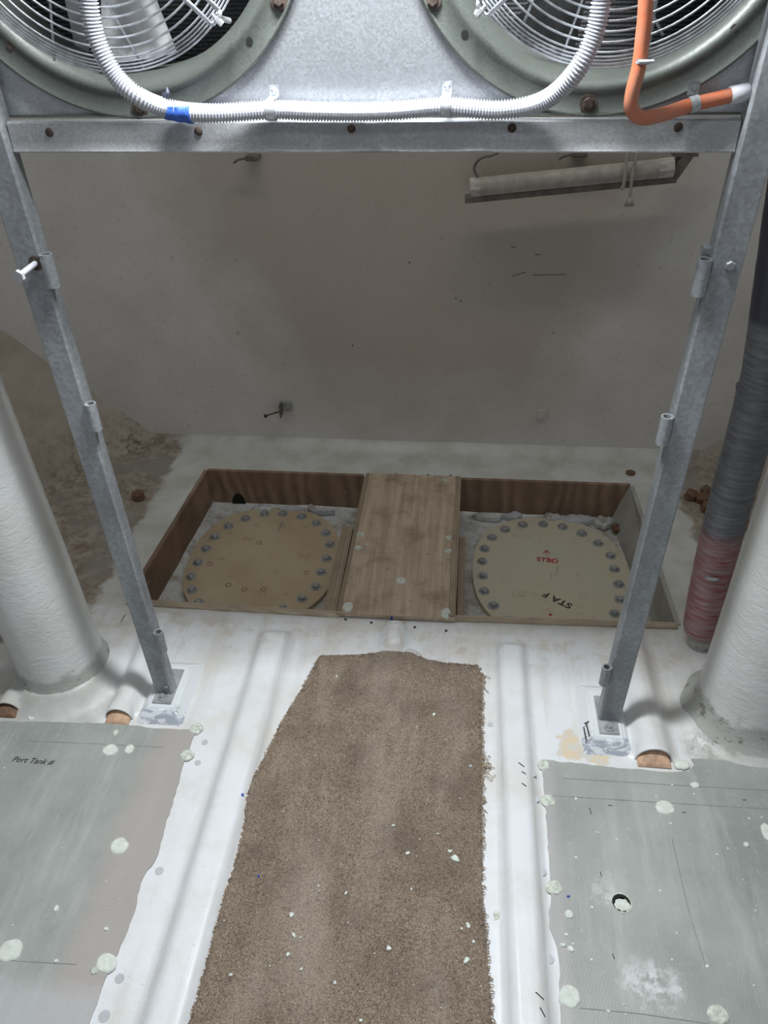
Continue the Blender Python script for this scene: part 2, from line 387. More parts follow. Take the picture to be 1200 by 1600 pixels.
# ------------------------------------------------------------ setting: floor with ridges, pit, bulkhead, hull
YB = 2.62                       # aft bulkhead plane
PX0, PX1, PY0, PY1, PZ = -0.94, 0.64, 1.69, 2.41, -0.155
def xl(y): return -0.961+0.041*(y-1.684)/.715
def xr_(y): return 0.650-0.019*(y-1.684)/.73
def sm(a, b, v):
    v = max(0., min(1., (v-a)/(b-a))); return v*v*(3-2*v)
def lr(a, b, v):
    v = max(0., min(1., (v-a)/(b-a))); return .35*v+.65*v*v*(3-2*v)
def hp(x, y, cx, r, y0, y1, round_back=True, h=1.):
    """half-round pipe cover"""
    d = abs(x-cx)
    if d > r*1.9: return 0.
    k = 1. if y0 <= y <= y1 else (max(0., 1-((y-y1)/r)**2)**.5 if (round_back and y1 < y < y1+r) else 0.)
    core = math.sqrt(max(0, r*r-d*d)) if d < r*.93 else r*.367*max(0, 1-(d-r*.93)/(r*.7))**2
    return core*k*h
def height(x, y):
    h = 0.
    for s_, xo0, xo1, xi1, xi0 in ((0, -.540, -.508, -.452, -.432), (1, .222, .198, .150, .130)):
        fade = 1-sm(1.555, 1.60, y)
        if s_ == 0: b = lr(xo0, xo1, x)*(1-lr(xi1, xi0, x))
        else: b = (1-lr(xo1, xo0, x))*lr(xi0, xi1, x)
        h = max(h, .030*b*fade)
    h = max(h, hp(x, y, -.826, .036, 1.262, 1.60), hp(x, y, .500, .044, 1.238, 1.62), hp(x, y, -.150, .034, 1.54, 1.628, False)*sm(1.50,1.56,y), hp(x, y, -1.122, .034, 1.262, 1.40))
    for cx in (-1.02, .745):
        d = math.hypot(x-cx, y-1.385)
        if d < .24: h = max(h, .05*max(0, 1-(d-.11)/.07)**2 if d > .11 else .05)
    h += .0012*noise.noise(Vector((x*14, y*14, 0)))+.0015*noise.noise(Vector((x*4, y*4, 3)))
    if y > YB-.07: h += .03*sm(YB-.07, YB, y)**1.6
    return h
def build_floor():
    xs = np.round(np.arange(-2.3, 2.1001, .01), 4); ys = np.round(np.arange(-.5, YB+.0101, .01), 4)
    vs = []; fs = []
    for y in ys:
        dl = xl(y)-PX0; dr = xr_(y)-PX1
        for x in xs:
            wl = max(0, 1-abs(x-PX0)/.3); wr = max(0, 1-abs(x-PX1)/.3)
            X = x+wl*dl*(1 if 1.6 < y < 2.5 else 0)+wr*dr*(1 if 1.6 < y < 2.5 else 0)
            vs.append((X, y, height(X, y)))
    nx = len(xs)
    ix0 = int(round((PX0+2.3)/.01)); ix1 = int(round((PX1+2.3)/.01)); iy0 = int(round((PY0+.5)/.01)); iy1 = int(round((PY1+.5)/.01))
    for j in range(len(ys)-1):
        for i in range(nx-1):
            if ix0 <= i < ix1 and iy0 <= j < iy1: continue
            a = j*nx+i; fs.append((a, a+1, a+nx+1, a+nx))
    me = bpy.data.meshes.new('floor'); me.from_pydata(vs, [], fs); me.update()
    for p in me.polygons: p.use_smooth = True
    me.materials.append(M_['floor'])
    o = bpy.data.objects.new('floor', me); COL.objects.link(o); return struct(o)
floor = build_floor()
# pit bottom
bm = bmesh.new()
nx, ny = 80, 40; g = []
for j in range(ny+1):
    row = []
    for i in range(nx+1):
        x = -.99+1.67*i/nx; y = 1.66+.78*j/ny
        e = min(x-xl(y), xr_(y)-x, PY1-y)
        row.append(bm.verts.new((x, y, PZ+.018*max(0, 1-e/.06)**2*(1+.35*noise.noise(Vector((x*12, y*12, 1))))+.001*noise.noise(Vector((x*20, y*20, 5))))))
    g.append(row)
for j in range(ny):
    for i in range(nx): bm.faces.new((g[j][i], g[j][i+1], g[j+1][i+1], g[j+1][i]))
struct(obj('trim_1', bm, 'pit', None, True))
# bulkhead
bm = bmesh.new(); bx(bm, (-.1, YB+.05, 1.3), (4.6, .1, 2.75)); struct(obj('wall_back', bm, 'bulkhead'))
# hull sides: sloping plates either side of the tank pit
for s_, nm in ((-1, 'left'), (1, 'right')):
    cx = -.137
    e0 = Vector((cx+s_*.992, YB+.02, -.01)); ed = Vector((s_*.43, -.50, 0)); sl = Vector((s_*.557, 0, .473))
    bm = bmesh.new(); rows = []
    for j in range(0, 41):
        row = []
        for i in range(0, 31):
            p = e0+ed*(j/40*2.7)+sl*(i/30*1.25)
            p.z += .012*noise.noise(p*6)*min(1, i/3)-.02*math.exp(-i/2.)
            row.append(bm.verts.new(p))
        rows.append(row)
    for a, b in zip(rows, rows[1:]):
        for k in range(30): bm.faces.new((a[k], a[k+1], b[k+1], b[k]))
    struct(obj('wall_'+nm, bm, 'hull', None, True))
bm = bmesh.new(); bx(bm, (-.1, 1.0, 2.66), (4.6, 3.3, .06)); struct(obj('ceiling', bm, 'ceil'))
# round grey filler spots let into the white floor
def floor_z(x, y): return height(x, y)
for i, (px, py, r) in enumerate([(320, 1160, 5), (309, 1192, 5), (249, 1361, 6), (187, 1529, 6), (163, 1588, 7), (832, 1215, 5), (837, 1252, 5), (847, 1363, 6), (858, 1499, 6), (766, 1132, 5)]):
    x, y, _ = fl(px, py); bm = bmesh.new(); z = floor_z(x, y)
    cyl(bm, (x, y, z-.004), (x, y, z+.0012), r*.0015, n=20); obj('filler_spot', bm, 'greyspot', floor)
# open ends of the moulded pipe covers: arch rim, dark hollow and the bare core sloping out
for x, y, r, m, sg, hh in ((-.826, 1.262, .034, 'orangewood', 1, 1.), (.500, 1.238, .042, 'orangewood', 1, 1.), (-1.122, 1.262, .032, 'plugwood', 1, 1.), (-.150, 1.622, .031, 'orangewood', -1, .8)):
    def arch(bm, r_, yy, zo=0.): return [bm.verts.new((x+r_*math.cos(PI*k/16), yy, zo+.002+r_*hh*math.sin(PI*k/16))) for k in range(17)]
    bm = bmesh.new(); ya, yb = y-.010*sg, y+.030*sg
    rows = [arch(bm, r-.001, yb), arch(bm, r+.0015, y+.014*sg), arch(bm, r+.0015, ya), arch(bm, r-.002, ya), arch(bm, r-.002, yb)]
    for a, b in zip(rows, rows[1:]):
        for k in range(16): bm.faces.new((a[k], a[k+1], b[k+1], b[k]))
    obj('arch_rim', bm, 'floor', floor, 50)
    bm = bmesh.new(); bm.faces.new(arch(bm, r-.001, y+.012*sg)); obj('dark_hollow', bm, 'black', floor)
    bm = bmesh.new(); rows = []
    for yy, f_ in ((y+.010*sg, .72), (y-.005*sg, .62), (y-.022*sg, .25), (y-.030*sg, .08)):
        rows.append([bm.verts.new((x+(r-.003)*math.cos(PI*k/12), yy, .0025+r*f_*math.sin(PI*k/12)*hh)) for k in range(13)])
    for a, b in zip(rows, rows[1:]):
        for k in range(12): bm.faces.new((a[k], a[k+1], b[k+1], b[k]))
    bm.faces.new(rows[0]); bm.faces.new(rows[-1])
    o = obj('pipe_core', bm, m, floor, True); o['label'] = 'bare brown core in the open end'

# ------------------------------------------------------------ tank pit frame
fr = thing('pit_lining', 'plywood lining of the sunken pit around the two bolted covers', 'lining', (-.15, 2.05, PZ))
def quad_board(pts, thick, mat, name='lining_board', parent=fr):
    """pts: bottom-left, bottom-right, top-right, top-left; thick = offset vector"""
    bm = bmesh.new(); a = [bm.verts.new(p) for p in pts]; b = [bm.verts.new(Vector(p)+Vector(thick)) for p in pts]
    bm.faces.new(a); bm.faces.new(b[::-1])
    for i in range(4): bm.faces.new((a[i], b[i], b[(i+1) % 4], a[(i+1) % 4]))
    return obj(name, bm, mat, parent)
zt = .004
quad_board([(xl(2.41)+.001, 2.405, PZ), (-.329, 2.405, PZ), (-.329, 2.405, zt), (xl(2.41)+.001, 2.405, zt)], (0, .014, 0), 'ply_dark')
quad_board([(.026, 2.405, PZ), (xr_(2.41)-.001, 2.405, PZ), (xr_(2.41)-.001, 2.405, zt), (.026, 2.405, zt)], (0, .014, 0), 'ply_dark')
quad_board([(xl(1.70)+.004, 1.70, PZ), (xl(2.41)+.004, 2.405, PZ), (xl(2.41)+.004, 2.405, zt+.002), (xl(1.70)+.004, 1.70, zt+.002)], (-.014, 0, 0), 'ply_dark')
o = quad_board([(xr_(1.70)-.004, 1.70, PZ), (xr_(2.41)-.05, 2.405, PZ), (xr_(2.41)-.004, 2.405, zt), (xr_(1.70)-.004, 1.70, zt)], (.014, 0, 0), 'ply_grey')
o['label'] = 'grey painted lining board'
quad_board([(xl(1.70), 1.668, PZ), (-.335, 1.660, PZ), (-.315, 1.660, .006), (xl(1.70), 1.668, .006)], (0, .024, 0), 'ply_edge', 'front_lip')
quad_board([(.018, 1.668, PZ), (xr_(1.7), 1.684, PZ), (xr_(1.7), 1.684, .006), (.018, 1.668, .006)], (0, .022, 0), 'ply_edge', 'front_lip')
# inner cheeks under the centre board
quad_board([(-.345, 1.69, PZ), (-.327, 2.405, PZ), (-.327, 2.405, .004), (-.325, 1.69, .004)], (.016, 0, 0), 'ply_edge_y', 'cheek_board')
quad_board([(.022, 1.69, PZ), (.028, 2.405, PZ), (.028, 2.405, .004), (.022, 1.69, .004)], (-.016, 0, 0), 'ply_edge_y', 'cheek_board')
bm = bmesh.new(); bx(bm, (.036, 1.89, -.085), (.022, .41, .13)); obj('batten', bm, 'ply_edge_y', fr)
bm = bmesh.new(); bx(bm, (-.3475, 1.89, -.070), (.037, .41, .15)); obj('batten', bm, 'ply_edge_y', fr)
# dark drain hole in the rear board
hx, _, hz = onY(373, 781, 2.404); bm = bmesh.new()
poly = [(hx+.026*math.cos(a), hz-.022+(.052 if math.sin(a) > 0 else .012)*math.sin(a)) for a in [2*PI*k/24 for k in range(24)]]
va = [bm.verts.new((p[0], 2.402, p[1])) for p in poly]; vb = [bm.verts.new((p[0], 2.406, p[1])) for p in poly]
bm.faces.new(va); bm.faces.new(vb[::-1])
for i in range(24): bm.faces.new((va[i], vb[i], vb[(i+1) % 24], va[(i+1) % 24]))
obj('drain_hole', bm, 'black', fr)
# white resin gobs along the bottom of the rear boards
for i, (px, py, a, b) in enumerate([(410, 793, .035, .016), (455, 795, .05, .012), (487, 790, .013, .016), (505, 797, .04, .010),  (760, 806, .05, .014), (800, 800, .035, .016), (860, 795, .03, .02), (903, 805, .06, .02), (945, 815, .04, .03), (900, 812, .07, .016)]):
    x, y, z = fl(px, py+4, PZ+.01); y = min(y, 2.385)
    bm = bmesh.new(); dome_blob(bm, x, y, PZ+.006, a, b, .022, seed=i, jag=.3); obj('resin_smear', bm, 'greyspot' if i % 2 else 'pit', fr, True)
# ------------------------------------------------------------ centre board
bd = thing('hatch_board', 'bare brown plywood centre board lying between the two pit openings', 'board', (-.15, 2.03, 0))
bm = bmesh.new(); v = [(-.325, 1.664), (.020, 1.664), (.026, 2.408), (-.320, 2.408)]
slab(bm, v, .004, .016); obj('panel', bm, 'board', bd)
bm = bmesh.new(); slab(bm, [(.000, 1.672), (.018, 1.672), (.024, 2.404), (.008, 2.404)], .0162, .019); obj('edge_strip', bm, 'ply_edge_y', bd)
bm = bmesh.new(); slab(bm, [(-.324, 1.672), (-.312, 1.672), (-.306, 2.404), (-.319, 2.404)], .0162, .018); obj('edge_strip', bm, 'ply_edge_y', bd)
for i, (px, py, rx, ry) in enumerate([(627, 907, .014, .016), (544, 948, .016, .022), (697, 958, .015, .022), (563, 835, .014, .009), (560, 856, .014, .011), (701, 840, .010, .012), (700, 861, .012, .011), (696, 750, .014, .006), (573, 851, .005, .005)]):
    x, y, z = fl(px, py, .017); bm = bmesh.new(); dome_blob(bm, x, y, .0155, rx, ry, .004, seed=30+i, jag=.1)
    obj('filler_plug', bm, 'white' if i < 3 else 'filler_dirty', bd, True)
# ------------------------------------------------------------ bolted covers
def cover(name, label, cx, cy, rx, ry, bolts, mat, ex=2.35):
    th = thing(name, label, 'cover', (cx, cy, PZ))
    bm = bmesh.new(); poly = []
    for k in range(72):
        a = 2*PI*k/72; c, s_ = math.cos(a), math.sin(a)
        poly.append((cx+rx*abs(c)**(2/ex)*(1 if c > 0 else -1), cy+ry*abs(s_)**(2/ex)*(1 if s_ > 0 else -1)))
    slab(bm, poly, PZ-.002, -.137); obj('plate', bm, mat, th)
    for i, (x, y) in enumerate(bolts):
        bm = bmesh.new(); hexbolt(bm, (x, y, -.137), .0125, .012); obj('bolt', bm, 'bolt', th)
    return th
LB = [(-0.7, 2.336), (-0.63, 2.341), (-0.557, 2.328), (-0.498, 2.291), (-0.452, 2.234), (-0.427, 2.17), (-0.428, 2.092), (-0.435, 2.019), (-0.441, 1.943), (-0.477, 1.883), (-0.764, 2.302), (-0.816, 2.251), (-0.849, 2.185), (-0.862, 2.116), (-0.869, 2.038), (-0.872, 1.964), (-0.849, 1.899), (-.53, 1.83), (-.60, 1.795), (-.68, 1.79), (-.75, 1.80), (-.81, 1.84)]
RB = [(0.331, 2.341), (0.4, 2.33), (0.464, 2.295), (0.515, 2.241), (0.549, 2.175), (0.552, 2.104), (0.555, 2.026), (0.548, 1.952), (0.522, 1.884), (0.257, 2.333), (0.193, 2.3), (0.145, 2.249), (0.117, 2.183), (0.109, 2.113), (0.111, 2.038), (0.114, 1.961), (0.143, 1.894), (.19, 1.83), (.25, 1.795), (.33, 1.785), (.41, 1.795), (.48, 1.83)]
cl = cover('access_cover', 'tan bolted tank cover in the left pit, without red writing', -.646, 2.07, .262, .31, LB, 'lid_l')
cr = cover('access_cover', 'paler bolted tank cover in the right pit, marked with red and black writing', .338, 2.07, .262, .312, RB, 'lid_r')
for i, (px, py) in enumerate([(328, 881), (357, 914), (382, 921), (412, 921), (479, 895), (405, 848)]):
    x, y, z = fl(px, py, -.137); bm = bmesh.new(); lathe(bm, [(.010, .0), (.010, .0008), (.0075, .0008), (.0075, 0)], (x, y, -.137), n=18); obj('ring_mark', bm, 'lid_l' if 0 else 'ply_dark', cl)
def text(s_, name, mat, parent, p, size, rz, shear=0, sx=1, thick=0.0):
    cu = bpy.data.curves.new(name, 'FONT'); cu.body = s_; cu.size = size; cu.shear = shear; cu.align_x = 'CENTER'; cu.align_y = 'CENTER'; cu.extrude = .0004; cu.offset = thick
    to = bpy.data.objects.new(name, cu); COL.objects.link(to)
    dg = bpy.context.evaluated_depsgraph_get(); me = bpy.data.meshes.new_from_object(to.evaluated_get(dg))
    bpy.data.objects.remove(to)
    me.materials.clear(); me.materials.append(M_[mat])
    me.transform(Matrix.Translation(Vector(p)-world_loc(parent)) @ Matrix.Rotation(rz, 4, 'Z') @ Matrix.Diagonal((sx, 1, 1, 1)))
    o = bpy.data.objects.new(name, me); COL.objects.link(o); o.parent = parent; return o
def strokes(name, mat, parent, segs, wd=.0025, z=None):
    for pl in segs:
        bm = bmesh.new(); L_ = []; R_ = []
        for k, q in enumerate(pl):
            q = Vector(q); a = Vector(pl[max(0, k-1)]); b = Vector(pl[min(len(pl)-1, k+1)]); t_ = (b-a).normalized(); n_ = Vector((-t_.y, t_.x, 0))*wd/2
            L_.append(q+n_); R_.append(q-n_)
        pts = L_+R_[::-1]; up = [bm.verts.new(p+Vector((0, 0, .0004))) for p in pts]; dn = [bm.verts.new(p-Vector((0, 0, .0004))) for p in pts]; m_ = len(pts)
        for k in range(len(pl)-1):
            bm.faces.new((up[k], up[k+1], up[m_-2-k], up[m_-1-k])); bm.faces.new((dn[m_-1-k], dn[m_-2-k], dn[k+1], dn[k]))
        for k in range(m_): bm.faces.new((up[k], dn[k], dn[(k+1) % m_], up[(k+1) % m_]))
        o = obj(name, bm, mat, parent)
    return o
ZL = -.1366
P = lambda px, py: fl(px, py, ZL)
text('STBD', 'red_lettering', 'redink', cr, P(855.5, 875.5), .030, math.radians(-7), thick=.0006, sx=1.05)
strokes('red_arrow', 'redink', cr, [[P(854, 866), P(854, 859.5)], [P(848.5, 864.5), P(854, 859.5), P(859.5, 865)]], .003)
text('STA F', 'black_lettering', 'ink', cr, P(871, 937.5), .036, math.atan2(P(855, 931)[1]-P(887, 946)[1], P(855, 931)[0]-P(887, 946)[0]), sx=1.15, thick=.0006)
strokes('ink_arrow', 'pencil', cl, [[P(435, 831), P(441, 816)], [P(435, 822), P(441, 816), P(445, 821)]], .003)
strokes('ink_scribble', 'pencil', cr, [[P(861, 898), P(861, 905)], [P(871, 884), P(870, 893)], [P(868, 872), P(873, 872)]], .002)
bm = bmesh.new(); x, y, z = fl(861, 964, -.13); dome_blob(bm, x, 1.865, ZL, .006, .004, .001); obj('red_dot', bm, 'redink', cr)

# ------------------------------------------------------------ grey deck panels
def jag(poly, step=.012, amp=.0025, seed=0):
    rnd = random.Random(seed); out = []
    n = len(poly)
    for i in range(n):
        a, b = Vector(poly[i][:2]), Vector(poly[(i+1) % n][:2]); L = (b-a).length; k = max(1, int(L/step)); nrm = Vector((-(b-a).y, (b-a).x)).normalized() if L else Vector((0, 0))
        for q in range(k):
            p = a.lerp(b, q/k)+(nrm*rnd.uniform(-amp, amp) if q else Vector((0, 0))); out.append((p.x, p.y))
    return out
LP = [fl(*p) for p in [(300, 1141), (305, 1148), (298, 1165), (285, 1200), (275, 1240), (259, 1290), (250, 1325), (243, 1345), (225, 1370), (215, 1400), (211, 1425), (200, 1455), (185, 1490), (165, 1530), (152, 1570), (140, 1600)]]+[(-.62, .35), (-1.9, .35), (-1.9, 1.222)]+[fl(*p) for p in [(0, 1129), (100, 1130), (190, 1133), (245, 1140)]]
RP = [fl(*p) for p in [(846, 1189), (900, 1194), (950, 1200), (1040, 1208), (1075, 1206), (1085, 1195), (1080, 1187), (1130, 1189), (1200, 1197)]]+[(1.9, 1.24), (1.9, .35), (.245, .35)]+[fl(*p) for p in [(876, 1600), (875, 1560), (873, 1500), (870, 1480), (858, 1450), (857, 1425), (861, 1400), (858, 1350), (855, 1300), (851, 1245)]]
def panel(name, label, poly, mat, seed):
    th = thing(name, label, 'panel', (sum(p[0] for p in poly)/len(poly), .8, 0))
    bm = bmesh.new(); slab(bm, jag(poly, .012, .0018, seed), -.004, .0045); obj('sheet', bm, mat, th); return th
pl = panel('deck_panel', 'worn grey laminate panel flush in the floor at lower left', LP, 'panel_l', 1)
pr = panel('deck_panel', 'grey laminate panel flush in the floor at lower right', RP, 'panel_r', 2)
ZP = .0045
def puck(parent, px, py, rx, ry, mat='white', h=.004, seed=0, rot=0, jg=.08):
    x, y, _ = fl(px, py, ZP); bm = bmesh.new(); dome_blob(bm, x, y, ZP-.0005, rx, ry, h, rot, seed=seed, jag=jg); return obj('filler_plug', bm, mat, parent, True)
for i, a in enumerate([(172, 1172, .019, .017), (202, 1171, .012, .014), (186, 1322, .020, .020), (16, 1485, .024, .023), (166, 1505, .021, .019), (307, 1139, .016, .017), (292, 1180, .017, .016), (52, 1118, .015, .015), (88, 1502, .004, .004), (88, 1420, .005, .007), (166, 1452, .005, .004), (148, 1517, .008, .007), (181, 1145, .007, .010)]):
    puck(pl, *a, mat='white' if i not in (5, 6, 12, 11) else 'filler_dirty', seed=i)
for i, a in enumerate([(850, 1196, .015, .015), (857, 1251, .017, .016), (866, 1387, .018, .016), (1039, 1262, .022, .018), (890, 1557, .020, .022), (1122, 1585, .020, .018), (1065, 1195, .018, .013), (1198, 1300, .012, .022), (1086, 1227, .011, .008), (1166, 1320, .006, .006), (889, 1429, .009, .009), (892, 1483, .006, .006), (880, 1477, .006, .004)]):
    puck(pr, *a, mat='filler_dirty' if i in (0, 1, 2, 5) else 'white', seed=40+i)
# open recess with filler in the right panel
x, y, _ = fl(971, 1411, ZP); bm = bmesh.new(); lathe(bm, [(.0215, .0), (.0215, .0012), (.019, .0012), (.0185, .0), (.0001, .0)], (x, y, ZP), n=32); obj('recess_rim', bm, 'filler_dirty', pr)
bm = bmesh.new(); lathe(bm, [(.0185, .0004), (.012, .0004)], (x-.0, y+.0, ZP), n=32); obj('recess_shade', bm, 'black', pr)
bm = bmesh.new(); dome_blob(bm, x+.001, y-.004, ZP, .0165, .0135, .002, seed=77, jag=.15); obj('filler_plug', bm, 'white', pr, True)
PL = lambda px, py: fl(px, py, ZP+.0002)
strokes('pencil_line', 'pencil', pl, [[PL(45, 1158), PL(150, 1162), PL(255, 1168)], [PL(0, 1500), PL(120, 1507)]], .0014)
strokes('pencil_line', 'pencil', pr, [[PL(880, 1216), PL(1040, 1226), PL(1200, 1235)], [PL(862, 1243), PL(1000, 1252), PL(1200, 1264)], [PL(1050, 1310), PL(1075, 1420), PL(1103, 1510)], [PL(905, 1575), PL(1000, 1584), PL(1110, 1600)]], .0014)
strokes('ink_tick', 'ink', pr, [[PL(950, 1258), PL(957, 1259)], [PL(1065, 1269), PL(1072, 1270)], [PL(921, 1262), PL(924, 1272)], [PL(1160, 1250), PL(1166, 1250)], [PL(938, 1362), PL(940, 1370)], [PL(957, 1490), PL(960, 1499)]], .0016)
text('Port Tank #', 'handwriting', 'ink', pl, fl(51, 1189, ZP), .021, math.radians(-1), .3, 1.0, .0002)
P0 = lambda px, py: (lambda q: (q[0], q[1], floor_z(q[0], q[1])+.001))(fl(px, py, .008))
strokes('marker_tick', 'ink', floor, [[P0(809, 1201), P0(818, 1208)], [P0(814, 1215), P0(820, 1219)], [P0(814, 1233), P0(821, 1238)], [P0(835, 1559), P0(848, 1570)], [P0(842, 1583), P0(850, 1597)]], .002)
strokes('marker_tick', 'ink', floor, [[fl(195, 961, .001), fl(189, 972, .001)]], .0015)

# ------------------------------------------------------------ carpet runner
cpx = [(500, 1029), (560, 1027), (605, 1021), (640, 1023), (665, 1034), (700, 1040), (746, 1043), (752, 1060), (752, 1130), (752, 1200), (752, 1300), (752, 1400), (757, 1450), (763, 1530), (768, 1600), (772, 1700), (262, 1700), (300, 1600), (322, 1520), (345, 1430), (368, 1355), (382, 1300), (388, 1255), (400, 1215), (425, 1165), (445, 1125), (470, 1085)]
poly = jag([fl(*p) for p in cpx], .008, .0012, 5)
def inside(x, y, P_):
    c = False; j = len(P_)-1
    for i in range(len(P_)):
        xi, yi = P_[i][:2]; xj, yj = P_[j][:2]
        if (yi > y) != (yj > y) and x < (xj-xi)*(y-yi)/(yj-yi)+xi: c = not c
        j = i
    return c
def carpet_z(x, y): return max(height(x, y), 0)+.010+.0018*noise.noise(Vector((x*16, y*11, 8)))
bm = bmesh.new(); top = [bm.verts.new((p[0], p[1], 0)) for p in poly]
es = [bm.edges.new((top[i], top[(i+1) % len(top)])) for i in range(len(top))]
bmesh.ops.triangle_fill(bm, use_beauty=True, edges=es)
for axis, lo, hi in (('x', -.6, .2), ('y', .3, 1.6)):
    q = lo
    while q < hi:
        co = (q, 0, 0) if axis == 'x' else (0, q, 0); no = (1, 0, 0) if axis == 'x' else (0, 1, 0)
        bmesh.ops.bisect_plane(bm, geom=bm.verts[:]+bm.edges[:]+bm.faces[:], plane_co=co, plane_no=no); q += .02
for v in bm.verts: v.co.z = carpet_z(v.co.x, v.co.y)
bd_e = [e for e in bm.edges if e.is_boundary]
ex = bmesh.ops.extrude_edge_only(bm, edges=bd_e)
for v in [g for g in ex['geom'] if isinstance(g, bmesh.types.BMVert)]: v.co.z = height(v.co.x, v.co.y)-.001
carpet = thing('carpet_runner', 'brown cut carpet strip lying along the middle of the white floor', 'carpet', (-.15, .9, 0))
obj('pile', bm, 'carpet', carpet, True)
# short stubbly tufts standing up on the pile and ragged along its edges
rnd = random.Random(3); bm = bmesh.new()
def tuft(bm, x, y, z, L, ang, w_):
    dx, dy = math.cos(ang), math.sin(ang); a = bm.verts.new((x-dy*w_, y+dx*w_, z)); b = bm.verts.new((x+dy*w_, y-dx*w_, z)); c = bm.verts.new((x+dx*L*.6, y+dy*L*.6, z+L)); bm.faces.new((a, b, c))
n_t = 0
while n_t < 26000:
    x = rnd.uniform(-.56, .14); y = rnd.uniform(.45, 1.52)
    if not inside(x, y, poly): continue
    tuft(bm, x, y, carpet_z(x, y)-.001, rnd.uniform(.002, .005), rnd.uniform(0, 2*PI), .0011); n_t += 1
o = obj('pile_tufts', bm, 'carpet', carpet); o['kind'] = 'stuff'
bm = bmesh.new()
for i in range(len(poly)):
    a = Vector(poly[i]); b = Vector(poly[(i+1) % len(poly)])
    if a.y < .5: continue
    for q in range(3):
        p = a.lerp(b, rnd.random()); n_ = Vector(((b-a).y, -(b-a).x)).normalized()
        if inside(p.x+n_.x*.004, p.y+n_.y*.004, poly): n_ = -n_
        L = rnd.uniform(.002, .007)*(1.2 if p.x > 0 else .8); e = p+n_*L+Vector((rnd.uniform(-.003, .003), rnd.uniform(-.003, .003)))
        z = carpet_z(p.x, p.y)
        tube(bm, [(p.x, p.y, z-.004), ((p.x+e.x)/2, (p.y+e.y)/2, z-.001), (e.x, e.y, z-.006)], .0009, 5)
def yarn(px, py, n, sx, sy, L):
    for q in range(n):
        a = Vector(fl(px+rnd.uniform(-sx, sx), py+rnd.uniform(-sy, sy), .006)); ang = rnd.uniform(-1.2, 1.2)
        b = a+Vector((math.cos(ang), math.sin(ang), 0))*L*rnd.uniform(.4, 1); c = b+Vector((rnd.uniform(-.01, .01), rnd.uniform(-.01, .01), -.002))
        tube(bm, spline([a, (a+b)/2+Vector((0, 0, .005)), b, c], .004), .0008, 5)
yarn(751, 1062, 14, 3, 8, .022); yarn(752, 1197, 16, 3, 12, .028); yarn(757, 1196, 6, 3, 3, .015); yarn(752, 1255, 6, 2, 10, .012)
tube(bm, spline([(*fl(632, 1024)[:2], .012), (*fl(640, 1019)[:2], .012), (*fl(652, 1022)[:2], .008), (*fl(660, 1030)[:2], .010), (*fl(652, 1030)[:2], .006)], .003), .0008, 5)
obj('frayed_yarn', bm, 'yarn', carpet, True)

# ------------------------------------------------------------ columns
def column(name, label, cx, cy, prof, lean, n=64):
    bm = bmesh.new(); rows = []
    for r, z in prof:
        row = []
        for k in range(n):
            a = 2*PI*k/n; rr = r*(1+.012*noise.noise(Vector((math.cos(a)*2, math.sin(a)*2, z*4+cx))))
            row.append(bm.verts.new((cx+lean[0]*z+rr*math.cos(a), cy+lean[1]*z+rr*math.sin(a), z)))
        rows.append(row)
    for a, b in zip(rows, rows[1:]):
        for k in range(n): bm.faces.new((a[k], a[(k+1) % n], b[(k+1) % n], b[k]))
    bm.faces.new(rows[-1]); o = obj(name, bm, 'column', None, True)
    return tag(o, label, 'column')
pr_ = [(.110+.042*math.exp(-z/.030), z) for z in (-.01, -.005, 0, .005, .01, .015, .02, .03, .04, .05, .065, .08, .10, .13)]+[(.110, .18+.1*i) for i in range(25)]
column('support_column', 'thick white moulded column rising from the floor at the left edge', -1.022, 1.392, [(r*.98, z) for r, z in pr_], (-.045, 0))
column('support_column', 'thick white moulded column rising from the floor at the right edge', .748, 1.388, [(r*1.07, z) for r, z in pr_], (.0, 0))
# ------------------------------------------------------------ wrapped pipe
wp = thing('wrapped_pipe', 'grey and red film wrapped pipe standing between right post and right column', 'pipe', (.69, 1.63, 0))
path = spline([(.690, 1.63, .050), (.674, 1.63, .29), (.668, 1.63, .50), (.664, 1.63, .775), (.640, 1.63, 1.0), (.612, 1.63, 1.25), (.58, 1.63, 1.6), (.57, 1.63, 2.2)], .02)
bm = bmesh.new(); rr = [(.0495 if p.z < .785 else .0465)*(1+.02*noise.noise(p*30))*(.86+.14*min(1, (p.z-.045)/.03)) for p in path]
tube(bm, path, rr, 28); obj('sleeve', bm, 'pipe', wp, True)
bm = bmesh.new(); cyl(bm, (.700, 1.63, -.01), (.690, 1.63, .06), .036, .034, 24); obj('collar', bm, 'column', wp, True)
bm = bmesh.new(); lathe(bm, [(.0465, -.006), (.0515, -.004), (.0525, .004), (.0475, .008)], (.664, 1.63, .782), n=30); obj('joint_band', bm, 'pipe', wp, True)
bm = bmesh.new(); a = Vector(onY(1103, 903, 1.578)); tube(bm, [a, a+Vector((.022, -.004, -.001)), a+Vector((.030, -.004, 0))], [.004, .005, .003], 8); obj('tape_end', bm, 'conduit', wp, True)
